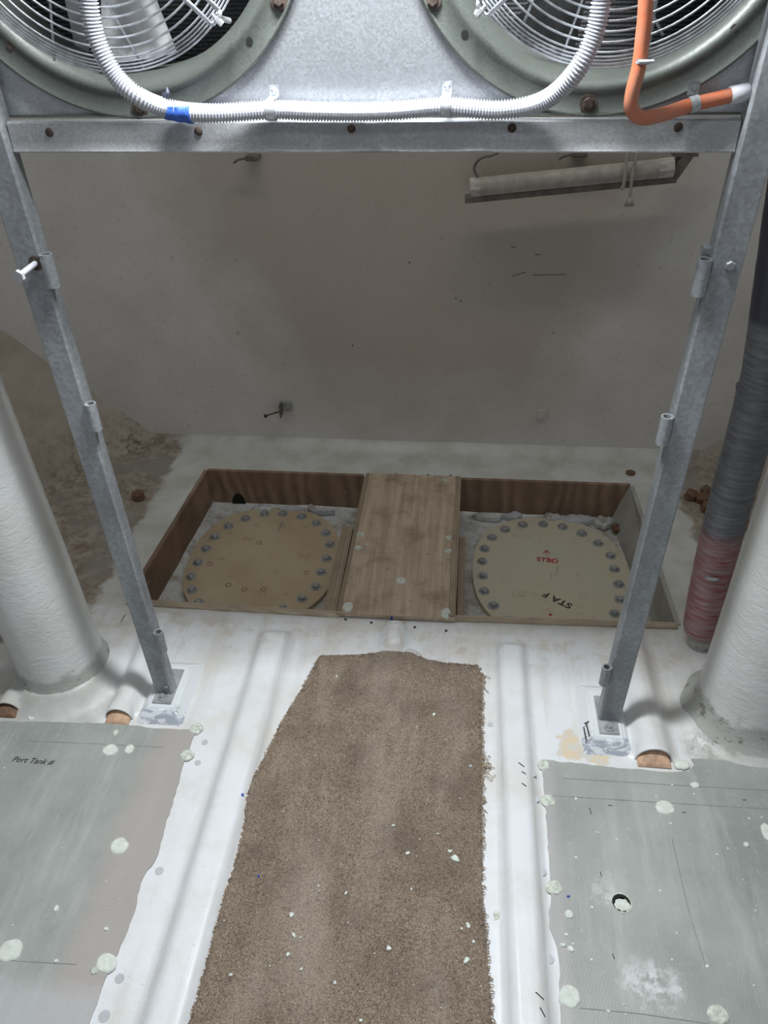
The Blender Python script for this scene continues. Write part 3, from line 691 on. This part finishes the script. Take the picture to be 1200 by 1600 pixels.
# ------------------------------------------------------------ posts with plinths
def post(label, bot, top, depth, hinges, hx_off, side, plate, plinth):
    """bot/top: (x0, x1) of the front face at z=0.03 and z=1.35"""
    Yf = 1.312; th = thing('frame_post', label, 'post', ((bot[0]+bot[1])/2, Yf+.02, .03))
    def X(z): f_ = (z-.03)/1.32; return bot[0]+(top[0]-bot[0])*f_, bot[1]+(top[1]-bot[1])*f_
    bm = bmesh.new(); rows = []
    zs = [.034, .3, .6, .9, 1.2, 1.5, 1.9, 2.35]; c = .004
    for z in zs:
        x0, x1 = X(z); y0, y1 = Yf, Yf+depth
        rows.append([bm.verts.new((a, b, z)) for a, b in ((x0+c, y0), (x1-c, y0), (x1, y0+c), (x1, y1-c), (x1-c, y1), (x0+c, y1), (x0, y1-c), (x0, y0+c))])
    for a, b in zip(rows, rows[1:]):
        for k in range(8): bm.faces.new((a[k], a[(k+1) % 8], b[(k+1) % 8], b[k]))
    bm.faces.new(rows[0]); bm.faces.new(rows[-1]); obj('tube', bm, 'post', th)
    for z0, z1 in hinges:
        x0, x1 = X((z0+z1)/2); xe = x1 if side > 0 else x0; xc = xe+side*.010; bm = bmesh.new()
        lathe(bm, [(.0075, 0), (.0115, 0), (.0115, z1-z0), (.0075, z1-z0)], (xc, Yf-.001, z0), n=22, closed_prof=True)
        h = obj('hinge_barrel', bm, 'post', th, 40)
        bm = bmesh.new()
        for q in range(9):
            zz = z0+(z1-z0)*(.08+.84*q/8); bmesh.ops.create_icosphere(bm, subdivisions=2, radius=.0038*(1+.3*random.random()), matrix=Matrix.Translation((xe+side*.001, Yf-.001, zz)))
        obj('weld_bead', bm, 'post', h, True)
    bm = bmesh.new(); bx(bm, ((plate[0]+plate[1])/2, (plate[2]+plate[3])/2, .0315), (plate[1]-plate[0], plate[3]-plate[2], .006), bev=.0012); bp = obj('base_plate', bm, 'strut', th)
    bm = bmesh.new(); cyl(bm, ((plate[0]+plate[1])/2, plate[2]+.016, .034), ((plate[0]+plate[1])/2, plate[2]+.016, .037), .0125); hexbolt(bm, ((plate[0]+plate[1])/2, plate[2]+.016, .037), .0075, .010); obj('anchor_bolt', bm, 'bolt', bp)
    return th, X
HL = [(1.110, 1.168), (.819, .877), (.197, .260)]; HR = [(1.112, 1.172), (.826, .884), (.168, .224)]
thL, XL = post('galvanised steel post on a small plinth, left of the pit', (-.744, -.698), (-.788, -.736), .036, HL, 0, 1, (-.745, -.695, 1.283, 1.40), (-.757, -.681, 1.270, 1.42, -.785, -.655, 1.236, 1.46))
thR, XR = post('galvanised steel post on a small plinth, right of the pit', (.378, .430), (.404, .456), .036, HR, 0, -1, (.376, .424, 1.274, 1.392), (.360, .436, 1.262, 1.42, .334, .460, 1.230, 1.46))
for (t0, t1, ty0, ty1, b0, b1, by0, by1), lb in (((-.757, -.681, 1.270, 1.42, -.785, -.655, 1.236, 1.46), 'scuffed white moulded plinth under the left steel post'), ((.360, .436, 1.262, 1.42, .334, .460, 1.230, 1.46), 'scuffed white moulded plinth under the right steel post, beside amber resin')):
    bm = bmesh.new(); a = [bm.verts.new(p) for p in ((b0, by0, -.005), (b1, by0, -.005), (b1, by1, -.005), (b0, by1, -.005))]; b = [bm.verts.new(p) for p in ((t0, ty0, .029), (t1, ty0, .029), (t1, ty1, .029), (t0, ty1, .029))]
    bm.faces.new(b); bm.faces.new(a[::-1])
    for k in range(4): bm.faces.new((a[k], a[(k+1) % 4], b[(k+1) % 4], b[k]))
    bmesh.ops.bevel(bm, geom=bm.edges[:], offset=.005, segments=3, affect='EDGES')
    tag(obj('post_plinth', bm, 'plinth', None, 30), lb, 'plinth')
pside = lambda px, py: fl(px, py, .024)
strokes('marker_tick', 'ink', bpy.data.objects['floor'], [[pside(913, 1131), pside(926, 1124)], [pside(916, 1130), pside(921, 1150)], [pside(922, 1127), pside(928, 1149)], [pside(912, 1136), pside(916, 1156)]], .003)
# bolts on the posts
a = Vector(onY(56, 411, 1.311)); e = a+Vector((-.006, -.050, -.004)); bm = bmesh.new()
cyl(bm, a, e, .0050, n=14); cyl(bm, e, e+(e-a).normalized()*.007, .0105, n=6); bl = obj('long_bolt', bm, 'conduit', thL, 30); bl['label'] = 'white painted long bolt'
bm = bmesh.new(); lathe(bm, [(.006, 0), (.0125, 0), (.0125, .003), (.006, .003)], (a.x, 1.3115, a.z), 'Y', 20, True); obj('washer', bm, 'rust', thL)
a = onY(1140, 414, 1.3125); bm = bmesh.new(); hexbolt(bm, a, .0085, .008, 'Y', False); obj('hex_bolt', bm, 'post', thR)
a = onY(1105, 390, 1.34); bm = bmesh.new(); cyl(bm, (XR(1.19)[0]+.002, 1.338, a[2]), (XR(1.19)[0]-.012, 1.338, a[2]), .0095, n=6); obj('hex_nut', bm, 'post', thR)
a = onY(252, 1010, 1.3125); bm = bmesh.new(); hexbolt(bm, a, .0065, .006, 'Y', False); obj('hex_bolt', bm, 'post', thL)
a = onY(281, 1070, 1.3125); bm = bmesh.new(); hexbolt(bm, (XL(.07)[1]-.012, 1.3125, .062), .006, .005, 'Y', False); obj('hex_bolt', bm, 'post', thL)

# ------------------------------------------------------------ evaporator with two fans
FZ = 1.673; FX = (-.524, .189); YP = 1.356; RO = .298
ev = thing('evaporator_unit', 'galvanised cooling unit with two wire-guarded fans above the steel beam', 'evaporator', (-.15, 1.5, 1.335))
bm = bmesh.new(); x0, x1, z0, z1 = -.85, .49, 1.380, 2.02
def holed(bm, xa, xb, c):
    n = 64; vin = []; vout = []
    for k in range(n):
        a = 2*PI*k/n+PI/4; dx, dz = math.cos(a), math.sin(a); vin.append(bm.verts.new((c+dx*.262, YP, FZ+dz*.262)))
        t_ = min([(xb-c)/dx if dx > 1e-6 else 9, (xa-c)/dx if dx < -1e-6 else 9, (z1-FZ)/dz if dz > 1e-6 else 9, (z0-FZ)/dz if dz < -1e-6 else 9])
        vout.append(bm.verts.new((c+dx*t_, YP, FZ+dz*t_)))
    for k in range(n): bm.faces.new((vin[k], vin[(k+1) % n], vout[(k+1) % n], vout[k]))
mid = (FX[0]+FX[1])/2
holed(bm, x0, mid, FX[0]); holed(bm, mid, x1, FX[1])
obj('front_sheet', bm, 'panel_galv', ev)
bm = bmesh.new()
bx(bm, ((x0+x1)/2, 1.60, z1), (x1-x0, .50, .004)); bx(bm, ((x0+x1)/2, 1.60, z0-.002), (x1-x0, .50, .004)); bx(bm, (x0, 1.60, (z0+z1)/2), (.004, .50, z1-z0)); bx(bm, (x1, 1.60, (z0+z1)/2), (.004, .50, z1-z0))
obj('casing', bm, 'shroud', ev)
bm = bmesh.new(); bx(bm, ((x0+x1)/2, 1.60, (z0+z1)/2), (x1-x0-.02, .20, z1-z0-.02)); obj('coil', bm, 'coil', ev)
for gi, cx in enumerate(FX):
    bm = bmesh.new()
    lathe(bm, [(RO, -.002), (RO+.0015, .004), (RO+.0005, .007), (RO-.003, .0065), (RO-.005, .004), (.268, .004), (.264, .006), (.258, .005), (.250, -.004), (.243, -.018), (.238, -.04), (.236, -.09)], (cx, YP, FZ), 'Y', 128)
    sh = obj('fan_shroud', bm, 'shroud', ev, True)
    # fixing bolts and open holes on the flange
    for (px, py, b) in ([(219, 168, 1), (390, 64, 0), (436, 0, 1), (16, 72, 2)] if gi == 0 else [(919, 161, 1), (726, 53, 0), (1148, 45, 2), (676, 0, 1)]):
        q = onY(px, py, YP-.0045); bm = bmesh.new()
        if b == 1: hexbolt(bm, q, .0085, .006, 'Y'); obj('flange_bolt', bm, 'rust', sh)
        else: cyl(bm, q, (q[0], q[1]-.0006, q[2]), .0052 if b == 0 else .006, n=20); obj('bolt_hole', bm, 'black' if b == 0 else 'rust', sh)
    # guard
    bm = bmesh.new(); YG = 1.306
    rings = [.228, .2235, .219, .2145, .209]+[.1965-.0128*k for k in range(12)]
    def gy(r): return YG-.016*(1-(r/.228)**2)
    for r in rings:
        pts = [(cx+r*math.cos(2*PI*k/96), gy(r), FZ+r*math.sin(2*PI*k/96)) for k in range(96)]
        tube(bm, pts, .0017, 6, True)
    gd = obj('fan_guard', bm, 'wire', ev, True)
    def wireline(p0, p1, name='guard_wire', r=.0019):
        a = Vector(onY(*p0, YG-.004)); b = Vector(onY(*p1, YG+.001)); d = (a-b); d.z = d.z
        bm = bmesh.new(); far = b+d.normalized()*.24; far.y = YG-.019; tube(bm, [b, a, far], r, 8); return obj(name, bm, 'wire', gd, True)
    if gi == 0: wireline((78, 0), (85, 95)); wireline((165, 0), (226, 108))
    else: wireline((910, 0), (875, 97)); wireline((833, 0), (817, 39)); wireline((1008, 0), (1036, 55))
    # corner bracket with its two bent rods
    ep = (335, 26) if gi == 0 else (756, 12); sg = 1 if gi == 0 else -1
    e = Vector(onY(*ep, YG-.012)); c = Vector((cx, YG-.03, FZ)); d = (c-e).normalized(); sd = Vector((-d.z, 0, d.x))*sg
    bm = bmesh.new()
    for off in (-.011, .011): tube(bm, [e+sd*off, e+sd*off+d*.08+Vector((0, -.004, 0)), e+sd*off+d*.18], .0034, 10)
    tube(bm, [e+sd*.011, e-d*.004+sd*.008, e-d*.004-sd*.008, e-sd*.011], .0034, 10)
    br_ = obj('guard_bracket', bm, 'wire', gd, True)
    bm = bmesh.new(); cyl(bm, e-d*.002, e-d*.014, .0045, n=6); cyl(bm, e+d*.004, e-d*.006, .003); obj('bracket_bolt', bm, 'wire', br_)
    bm = bmesh.new(); cyl(bm, e+Vector((0, .002, 0)), e+Vector((0, .045, 0))-d*.012, .004, n=10); obj('bracket_stay', bm, 'wire', br_)
    # blades and motor
    bm = bmesh.new(); cyl(bm, (cx, 1.33, FZ), (cx, 1.42, FZ), .055, n=32); mo = obj('fan_motor', bm, 'blade', ev, 40)
    bm = bmesh.new()
    for k in range(4):
        a0 = math.radians({0: -88, 1: -112}[gi]+90*k)
        rows = []
        for r in (.05, .10, .15, .20, .222):
            rows.append([bm.verts.new((cx+r*math.cos(a0+w_), 1.385+w_*.10, FZ+r*math.sin(a0+w_))) for w_ in (-.24, -.08, .08, .24)])
        for a_, b_ in zip(rows, rows[1:]):
            for q in range(3): bm.faces.new((a_[q], a_[q+1], b_[q+1], b_[q]))
    bmesh.ops.solidify(bm, geom=bm.faces[:], thickness=.002)
    obj('fan_blades', bm, 'blade', mo, True)
    bm = bmesh.new(); sx = -.632 if gi == 0 else .265
    bx(bm, (sx, 1.44, FZ), (.022, .006, .46)); obj('motor_strut', bm, 'strut', ev)
# ------------------------------------------------------------ steel beam
bmth = thing('steel_beam', 'galvanised angle beam with rusty screws between the posts under the fans', 'beam', (-.165, 1.33, 1.33))
bm = bmesh.new(); XA, XB = -.7345, .4025; n = 90; rows = []
def dent(x): return .0035*math.exp(-((x+.145)/.03)**2)+.002*math.exp(-((x-.02)/.025)**2)+.0015*math.exp(-((x+.30)/.03)**2)
prof = [(1.352, 1.3735), (1.330, 1.3735), (1.3265, 1.3715), (1.326, 1.368), (1.326, 1.345), (1.326, 1.334), (1.324, 1.3305), (1.326, 1.3280), (1.332, 1.3272), (1.352, 1.3272)]
for i in range(n+1):
    x = XA+(XB-XA)*i/n; row = []
    for q, (y, z) in enumerate(prof):
        dd = dent(x)
        yy = y-(dd*(1 if q in (5, 6, 7, 8) else .35 if q in (3, 4) else 0))+.0004*noise.noise(Vector((x*20, z*30, 2)))
        row.append(bm.verts.new((x, yy, z+(dd*.6 if q in (6, 7) else 0))))
    rows.append(row)
for a, b in zip(rows, rows[1:]):
    for q in range(len(prof)-1): bm.faces.new((a[q], a[q+1], b[q+1], b[q]))
    q = len(prof)-1; bm.faces.new((a[q], a[0], b[0], b[q]))
bm.faces.new(rows[0]); bm.faces.new(rows[-1]); obj('angle_section', bm, 'beam', bmth, 35)
for i, (px, py) in enumerate([(77, 207), (310, 205), (549, 201), (800, 200), (1060, 199)]):
    q = onY(px, py, 1.3255); bm = bmesh.new()
    lathe(bm, [(.0001, .002), (.004, .002), (.0062, .001), (.0068, 0)], q, 'Y', 16); obj('screw', bm, 'rust', bmth, True)
# ------------------------------------------------------------ white corrugated conduit
cn = thing('corrugated_conduit', 'white corrugated conduit looping below both fans along the beam', 'conduit', (-.163, 1.30, 1.393))
cpts = [(128, -150), (136, -40), (138, 0), (150, 60), (178, 115), (215, 150), (265, 170), (330, 177), (425, 172), (490, 174), (560, 175), (620, 173), (695, 167), (780, 172), (850, 157), (900, 112), (930, 50), (940, 0), (945, -60), (948, -150)]
def cy(px): 
    return 1.312 if 330 < px < 800 else (1.300 if 215 < px < 870 else 1.270)
path = resample(spline([onY(px, py, cy(px)) for px, py in cpts], .002), .00115)
rr = [.0118+.0019*max(-.6, math.sin(2*PI*i/4)) for i in range(len(path))]
rr = [.0137 if i % 4 in (0, 1) else .0112 for i in range(len(path))]
bm = bmesh.new(); tube(bm, path, rr, 18); obj('hose', bm, 'conduit', cn, False)
for px, py in ((424, 172), (697, 166)):
    c = Vector(onY(px, py, 1.312)); bm = bmesh.new()
    pts = [(c.x, c.y, c.z)]
    lathe_pts = []
    rows = []
    for dx in (-.007, .007):
        rows.append([bm.verts.new((c.x+dx, c.y+.0148*math.cos(a), c.z+.0148*math.sin(a))) for a in [PI*2*k/24 for k in range(24)]])
    for k in range(24): bm.faces.new((rows[0][k], rows[0][(k+1) % 24], rows[1][(k+1) % 24], rows[1][k]))
    bx(bm, (c.x, 1.3435, c.z+.021), (.015, .002, .017), bev=.0005); bx(bm, (c.x, 1.330, c.z+.0142), (.014, .027, .0018))
    cp = obj('saddle_clip', bm, 'wire', cn, 30)
    bm = bmesh.new(); lathe(bm, [(.0001, .003), (.0035, .0028), (.0048, .001), (.005, 0)], (c.x, 1.3425, c.z+.023), 'Y', 16); obj('screw', bm, 'strut', cp, True)
# blue tape
tp = [p for p in path]; 
i0 = min(range(len(path)), key=lambda i: (path[i]-Vector(onY(258, 168, 1.3))).length); i1 = min(range(len(path)), key=lambda i: (path[i]-Vector(onY(302, 176, 1.3))).length)
bm = bmesh.new(); seg = path[i0:i1:4]; tube(bm, seg, [.0160+.0006*math.sin(i*1.7) for i in range(len(seg))], 16)
for v in bm.verts:
    if v.co.z > 1.400: v.co.z -= (v.co.z-1.400)*.9
    if v.co.z > 1.392: v.co.y += .002
obj('blue_tape', bm, 'tape', cn, 50)
a = Vector(onY(258, 150, 1.30)); bm = bmesh.new(); tube(bm, [a+Vector((-.006, .01, -.008)), a+Vector((0, 0, 0)), a+Vector((.006, -.002, .004)), a+Vector((.005, 0, .012))], [.003, .006, .004, .0012], 7); obj('tape_scrap', bm, 'pipe', cn, True)
# ------------------------------------------------------------ orange hose
oh = thing('orange_hose', 'orange rubber hose bending right across the right fan and beam', 'hose', (.25, 1.27, 1.38))
opts = [onY(1012, -160, 1.262), onY(1009, 0, 1.262), onY(1004, 60, 1.262), onY(998, 105, 1.262), onY(988, 145, 1.264), onY(987, 170, 1.268), onY(1003, 184, 1.275), onY(1035, 179, 1.290), onY(1080, 164, 1.312), onY(1142, 149, 1.325)]
bm = bmesh.new(); tube(bm, spline(opts, .005), .0100, 20); obj('hose', bm, 'orange', oh, True)
bm = bmesh.new(); tube(bm, [onY(1140, 149.5, 1.3245), onY(1155, 146.5, 1.327), onY(1168, 144, 1.329)], .0125, 20); sl_ = obj('grey_sleeve', bm, 'conduit', oh, True); sl_['label'] = 'pale grey pipe end'
for (px, py, Y_, ang) in ((1002, 95, 1.262, 0), (1083, 163, 1.313, 1)):
    c = Vector(onY(px, py, Y_)); bm = bmesh.new(); rows = []
    ax_ = Vector((.08, 0, 1)).normalized() if ang == 0 else Vector((1, .25, .22)).normalized(); u = ax_.cross(Vector((0, 1, 0))).normalized(); v_ = ax_.cross(u); hw = .003 if ang == 0 else .007
    for dx in (-hw, hw): rows.append([bm.verts.new(c+ax_*dx+(u*math.cos(k*PI/12)+v_*math.sin(k*PI/12))*.0114) for k in range(24)])
    for k in range(24): bm.faces.new((rows[0][k], rows[0][(k+1) % 24], rows[1][(k+1) % 24], rows[1][k]))
    if ang == 0: bx(bm, c+Vector((.003, -.013, 0)), (.012, .005, .006), bev=.001); cyl(bm, c+Vector((-.006, -.014, 0)), c+Vector((.014, -.014, .001)), .0022)
    else: bx(bm, c+Vector((-.002, .006, .020)), (.016, .002, .018), bev=.0005); cyl(bm, c+Vector((-.002, .002, .022)), c+Vector((-.002, .007, .022)), .004)
    obj('hose_clamp', bm, 'bolt', oh, 40)
# ------------------------------------------------------------ lamp on the bulkhead
A = Vector(onY(738, 293, 2.53)); B = Vector(onY(1045, 262, 2.53)); d = (B-A).normalized()
lf = thing('fluorescent_fitting', 'dusty unlit tube light fitting below the beam on the back wall', 'lamp', A)
bm = bmesh.new(); tube(bm, [A, A+d*.01, B-d*.01, B], [.024, .027, .027, .024], 24); obj('diffuser', bm, 'lamp_plastic', lf, 40)
for s0, s1, mt in ((A-d*.006, A+d*.022, 'lamp_white'), (B-d*.03, B+d*.012, 'lamp_white')):
    bm = bmesh.new(); cyl(bm, s0, s1, .0285, n=8); obj('end_cap', bm, mt, lf)
rot = d.to_track_quat('X', 'Z').to_matrix().to_4x4()
bm = bmesh.new(); L = (B-A).length; bx(bm, (A+B)/2+Vector((.004, .025, -.037)), (L+.05, .05, .016), rot=rot); obj('backing_bar', bm, 'lamp_back', lf)
bm = bmesh.new(); q = B+Vector((.035, .03, .0)); bx(bm, q, (.028, .05, .075), rot=Matrix.Rotation(.5, 4, 'Y')); bx(bm, q+Vector((.01, 0, .035)), (.07, .04, .016)); obj('end_bracket', bm, 'lamp_back', lf)
bm = bmesh.new(); tube(bm, spline([A+Vector((.02, 0, .02)), onY(741, 262, 2.53), onY(752, 247, 2.53), onY(775, 240, 2.54), onY(800, 220, 2.55)], .01), .0045, 10); obj('power_cord', bm, 'lamp_back', lf, True)
ct = thing('cable_tie', 'grey cord loops hanging over the tube light fitting', 'cord', onY(985, 300, 2.49))
bm = bmesh.new(); tube(bm, spline([onY(982, 225, 2.5), onY(978, 260, 2.49), onY(974, 292, 2.488), onY(970, 296, 2.488)], .01), .0055, 8); tube(bm, spline([onY(1000, 225, 2.5), onY(990, 262, 2.49), onY(985, 300, 2.487), onY(984, 312, 2.487)], .01), .0050, 8)
cyl(bm, onY(984, 308, 2.487), onY(983, 321, 2.487), .006, .015, 10); obj('strand', bm, 'lamp_plastic', ct, True)
# ------------------------------------------------------------ small fittings on the bulkhead
q = Vector(onY(446, 638, 2.60)); wb = thing('wall_bracket', 'small dark metal bracket with a projecting nail on the back wall', 'bracket', q)
bm = bmesh.new(); bx(bm, q+Vector((.004, .012, 0)), (.036, .012, .036), bev=.002); obj('plate', bm, 'bolt', wb); bm = bmesh.new(); bx(bm, q+Vector((-.018, -.003, -.006)), (.006, .034, .052), bev=.001); obj('tab', bm, 'lamp_back', wb)
bm = bmesh.new(); e = Vector(onY(415, 650, 2.57)); cyl(bm, q+Vector((-.018, 0, -.012)), e, .0028, n=8); bmesh.ops.create_icosphere(bm, subdivisions=2, radius=.0075, matrix=Matrix.Translation(e)); obj('nail', bm, 'rust', wb)
q = Vector(onY(846, 646, YB)); bm = bmesh.new(); bx(bm, q+Vector((0, -.003, 0)), (.036, .008, .034), bev=.002); tag(obj('wall_pad', bm, 'bulkhead'), 'small square painted-over pad on the back wall, right of centre', 'pad')
for px, py, lb in ((395, 246, 'dark hooked stub on the back wall under the beam, left'), (905, 240, 'dark stub on the back wall above the tube light fitting')):
    q = Vector(onY(px, py, 2.60)); bm = bmesh.new(); bx(bm, q, (.045, .045, .014), bev=.003); tube(bm, [q+Vector((-.02, -.01, 0)), q+Vector((-.045, -.015, -.004)), q+Vector((-.06, -.01, -.014))], .0035, 8); tag(obj('wall_hook', bm, 'lamp_back'), lb, 'hook')
# scratches and small marks belong to the wall
wall = bpy.data.objects['wall_back']
bm = bmesh.new()
for a, b in (((832, 430), (884, 429)), ((800, 432), (822, 425)), ((836, 398), (845, 398)), ((798, 385), (806, 388))):
    p, q = Vector(onY(*a, YB-.0006)), Vector(onY(*b, YB-.0006)); cyl(bm, p, q, .0012, n=6)
for px, py in ((600, 655), (371, 520), (708, 452), (720, 470), (551, 540), (865, 520), (640, 410), (690, 372), (1148, 620), (712, 466)):
    p = Vector(onY(px, py, YB-.0006)); cyl(bm, p, p+Vector((0, .002, 0)), random.uniform(.0018, .004), n=8)
obj('scratch_mark', bm, 'lamp_back', wall)

# ------------------------------------------------------------ brown wood plugs
def plug(px, py, z, label, r=.018, h=.028, group='brown plugs heaped by the right hull', tilt=0.):
    x, y, _ = fl(px, py, z); bm = bmesh.new()
    dd = Vector((math.sin(tilt)*math.cos(px), math.sin(tilt)*math.sin(px), math.cos(tilt)))
    c = Vector((x, y, z+.001)); prof_ = [(r*.8, 0), (r, h*.1), (r*.97, h*.3), (r, h*.5), (r*.96, h*.7), (r, h*.9), (r*.82, h)]
    lathe(bm, prof_, (0, 0, 0), n=20)
    bm.faces.new([v for v in bm.verts if abs(v.co.z-h) < 1e-6][:20]); lathe(bm, [(r*.3, h*.995), (r*.3, h*1.01), (.0005, h*1.01)], (0, 0, 0), n=10)
    bmesh.ops.transform(bm, matrix=Matrix.Translation(c) @ dd.to_track_quat('Z', 'Y').to_matrix().to_4x4(), verts=bm.verts)
    return tag(obj('wood_plug', bm, 'plugwood', None, 40), label, 'plug', group)
plug(217, 779, .0, 'single brown plug standing on dirty floor left of the pit', .022, .026, None)
plug(985, 740, .0, 'small brown plug stub on the grey ledge behind the right pit', .017, .006, None)
plug(961, 829, PZ+.012, 'brown plug lying in the back corner of the right pit', .018, .022, None, .5)
for i, (px, py, z, lb) in enumerate([(1077, 778, .002, 'leftmost brown plug of the heap beside the wrapped pipe'), (1097, 783, .002, 'middle brown plug of the heap beside the wrapped pipe'), (1100, 772, .004, 'rearmost brown plug of the heap beside the wrapped pipe'), (1102, 796, .002, 'front brown plug of the heap beside the wrapped pipe'), (1114, 790, .002, 'brown plug of the heap touching the wrapped pipe')]):
    plug(px, py, z, lb, .021, .028, tilt=.6*(i % 3)-.3)
plug(1166, 826, .0, 'dark brown plug between the wrapped pipe and the right column', .020, .026, None)
for i, (px, py) in enumerate([(597, 743), (619, 741), (669, 742), (704, 743), (540, 968), (580, 973), (648, 980), (697, 986)]):
    x, y, _ = fl(px, py); z = floor_z(x, y); bm = bmesh.new(); cyl(bm, (x, y, z-.003), (x, y, z+.0012), .0042, n=12); obj('nail_hole', bm, 'rust', floor)

# ------------------------------------------------------------ crumbs and chips
def chip(px, py, rx, ry, label, mat='white', surf='carpet', rot=0, group='white chips lying on the carpet', name='filler_chip', seed=0, h=.004, jg=.25):
    z0 = .012 if surf == 'carpet' else .0045
    x, y, _ = fl(px, py, z0); z = carpet_z(x, y)+.001 if surf == 'carpet' else (max(ZP, 0) if surf == 'panel' else floor_z(x, y))
    bm = bmesh.new(); dome_blob(bm, x, y, z, rx*.82, ry*.82, h*.7, rot, n=9, jag=jg, seed=seed); return tag(obj(name, bm, mat), label, 'chip', group)
big = [(456, 1430, .0065, .0065, 0, 'round white chip, largest at the left front of the carpet'), (459, 1462, .008, .0035, -.9, 'long white crumb just below the round chip on the left of the carpet'), (470, 1465, .003, .003, .5, 'small white crumb right of the long crumb on the carpet'),
       (607, 1482, .006, .006, 0, 'round white chip alone near the middle front of the carpet'), (637, 1333, .0055, .005, 0, 'small round white chip in the middle of the carpet'), (711, 1342, .012, .0085, -.5, 'large jagged white flake near the right edge of the carpet'),
       (703, 1330, .006, .004, .3, 'smaller white flake touching above the large jagged flake'), (731, 1446, .009, .004, -.9, 'oblong greenish white chip near the right front of the carpet'), (721, 1452, .004, .004, 0, 'small white chip left of the oblong greenish chip'),
       (729, 1500, .009, .006, .8, 'star shaped white flake near the lower right of the carpet'), (450, 1492, .006, .005, .6, 'pale flat flake below the long crumb on the left of the carpet'), (541, 1396, .006, .003, 1.1, 'thin white sliver in the middle of the carpet'),
       (361, 1524, .0045, .004, .2, 'white chip near the lower left edge of the carpet'), (523, 1535, .005, .0035, 1., 'white crumb at the lower middle of the carpet'), (471, 1514, .005, .003, .8, 'white crumb between pale flake and lower middle of the carpet'),
       (564, 1594, .004, .004, 0, 'white crumb at the bottom edge of the photo on the carpet'), (678, 1116, .0045, .006, 0, 'white flake on the far right half of the carpet'), (526, 1057, .005, .004, 0, 'pale chip near the far left corner of the carpet'), (643, 1389, .003, .004, 0, 'tiny upright white crumb right of centre on the carpet'), (684, 1303, .004, .0025, -.2, 'small sliver above the large jagged flake'), (740, 1472, .0045, .004, 0, 'bluish white chip below the oblong chip at the right edge of the carpet'), (615, 1290, .005, .003, .2, 'pale crumb above the centre of the carpet')]
for i, (px, py, rx, ry, rt, lb) in enumerate(big): chip(px, py, rx, ry, lb, rot=rt, seed=100+i, jg=.3, h=.0045)
rnd = random.Random(21); cnt = 0
while cnt < 85:
    px = rnd.uniform(330, 765); py = rnd.uniform(1040, 1600)
    if rnd.random() < .35: px = rnd.uniform(600, 750)
    x, y, _ = fl(px, py, .01)
    if not inside(x, y, poly): continue
    s_ = rnd.uniform(.0009, .0024); chip(px, py, s_, s_*rnd.uniform(.6, 1), 'tiny white crumb lying on the brown carpet', rot=rnd.random()*3, seed=cnt, group='tiny white crumbs scattered over the carpet', name='filler_crumb', h=.002, jg=.2); cnt += 1
cnt = 0
for px, py in [(1025, 1245), (1050, 1227), (1084, 1241), (900, 1248), (931, 1300), (935, 1301), (1137, 1326), (1190, 1277), (1170, 1279), (1120, 1335), (1180, 1423), (900, 1340), (963, 1312), (1048, 1287), (1161, 1375), (924, 1500), (950, 1580), (975, 1570), (977, 1585), (1105, 1510), (1050, 1500), (1178, 1540), (1063, 1546), (925, 1418), (885, 1460), (1031, 1392), (1057, 1458), (895, 1475)]:
    s_ = rnd.uniform(.0018, .004); chip(px, py, s_*1.3, s_, 'small white crumb lying on the right grey deck panel', surf='panel', rot=rnd.random()*3, seed=300+cnt, group='white crumbs on the right panel', name='filler_crumb', h=.0025); cnt += 1
for px, py in [(166, 1378), (20, 1446), (97, 1325), (165, 1420), (187, 1405), (7, 1200)]:
    s_ = rnd.uniform(.0015, .003); chip(px, py, s_*1.3, s_, 'small white crumb lying on the left grey deck panel', surf='panel', rot=rnd.random()*3, seed=400+cnt, group='white crumbs on the left panel', name='filler_crumb', h=.0025); cnt += 1
chip(381, 1252, .0035, .0045, 'bright blue plastic fleck on white floor left of the carpet', 'blue', 'floor', group=None, name='plastic_fleck', jg=.1)
chip(888, 1401, .004, .003, 'bright blue fleck on the right grey panel near its left edge', 'blue', 'panel', group=None, name='plastic_fleck', jg=.2)
chip(404, 1369, .003, .003, 'dull blue fleck on the left half of the carpet', 'blue', 'carpet', group=None, name='plastic_fleck', jg=.2)
chip(735, 1197, .005, .0045, 'pale blue fleck near the right edge of the carpet', 'greyspot', 'carpet', group=None, name='plastic_fleck', jg=.2)
chip(612, 966, .004, .006, 'blue fleck on the front end of the plywood centre board', 'blue', 'floor', group=None, name='plastic_fleck', h=.020, jg=.2)
chip(776, 1428, .008, .013, 'grey-white scab of filler on the white floor right of the carpet', 'filler_dirty', 'floor', group=None, name='filler_scab', jg=.3)
x, y, _ = fl(441, 1141); bm = bmesh.new(); bx(bm, (x, y, .007), (.026, .008, .008), .6, bev=.001); tag(obj('wood_splinter', bm, 'plugwood'), 'small brown wood splinter sticking out from the left carpet edge', 'splinter')
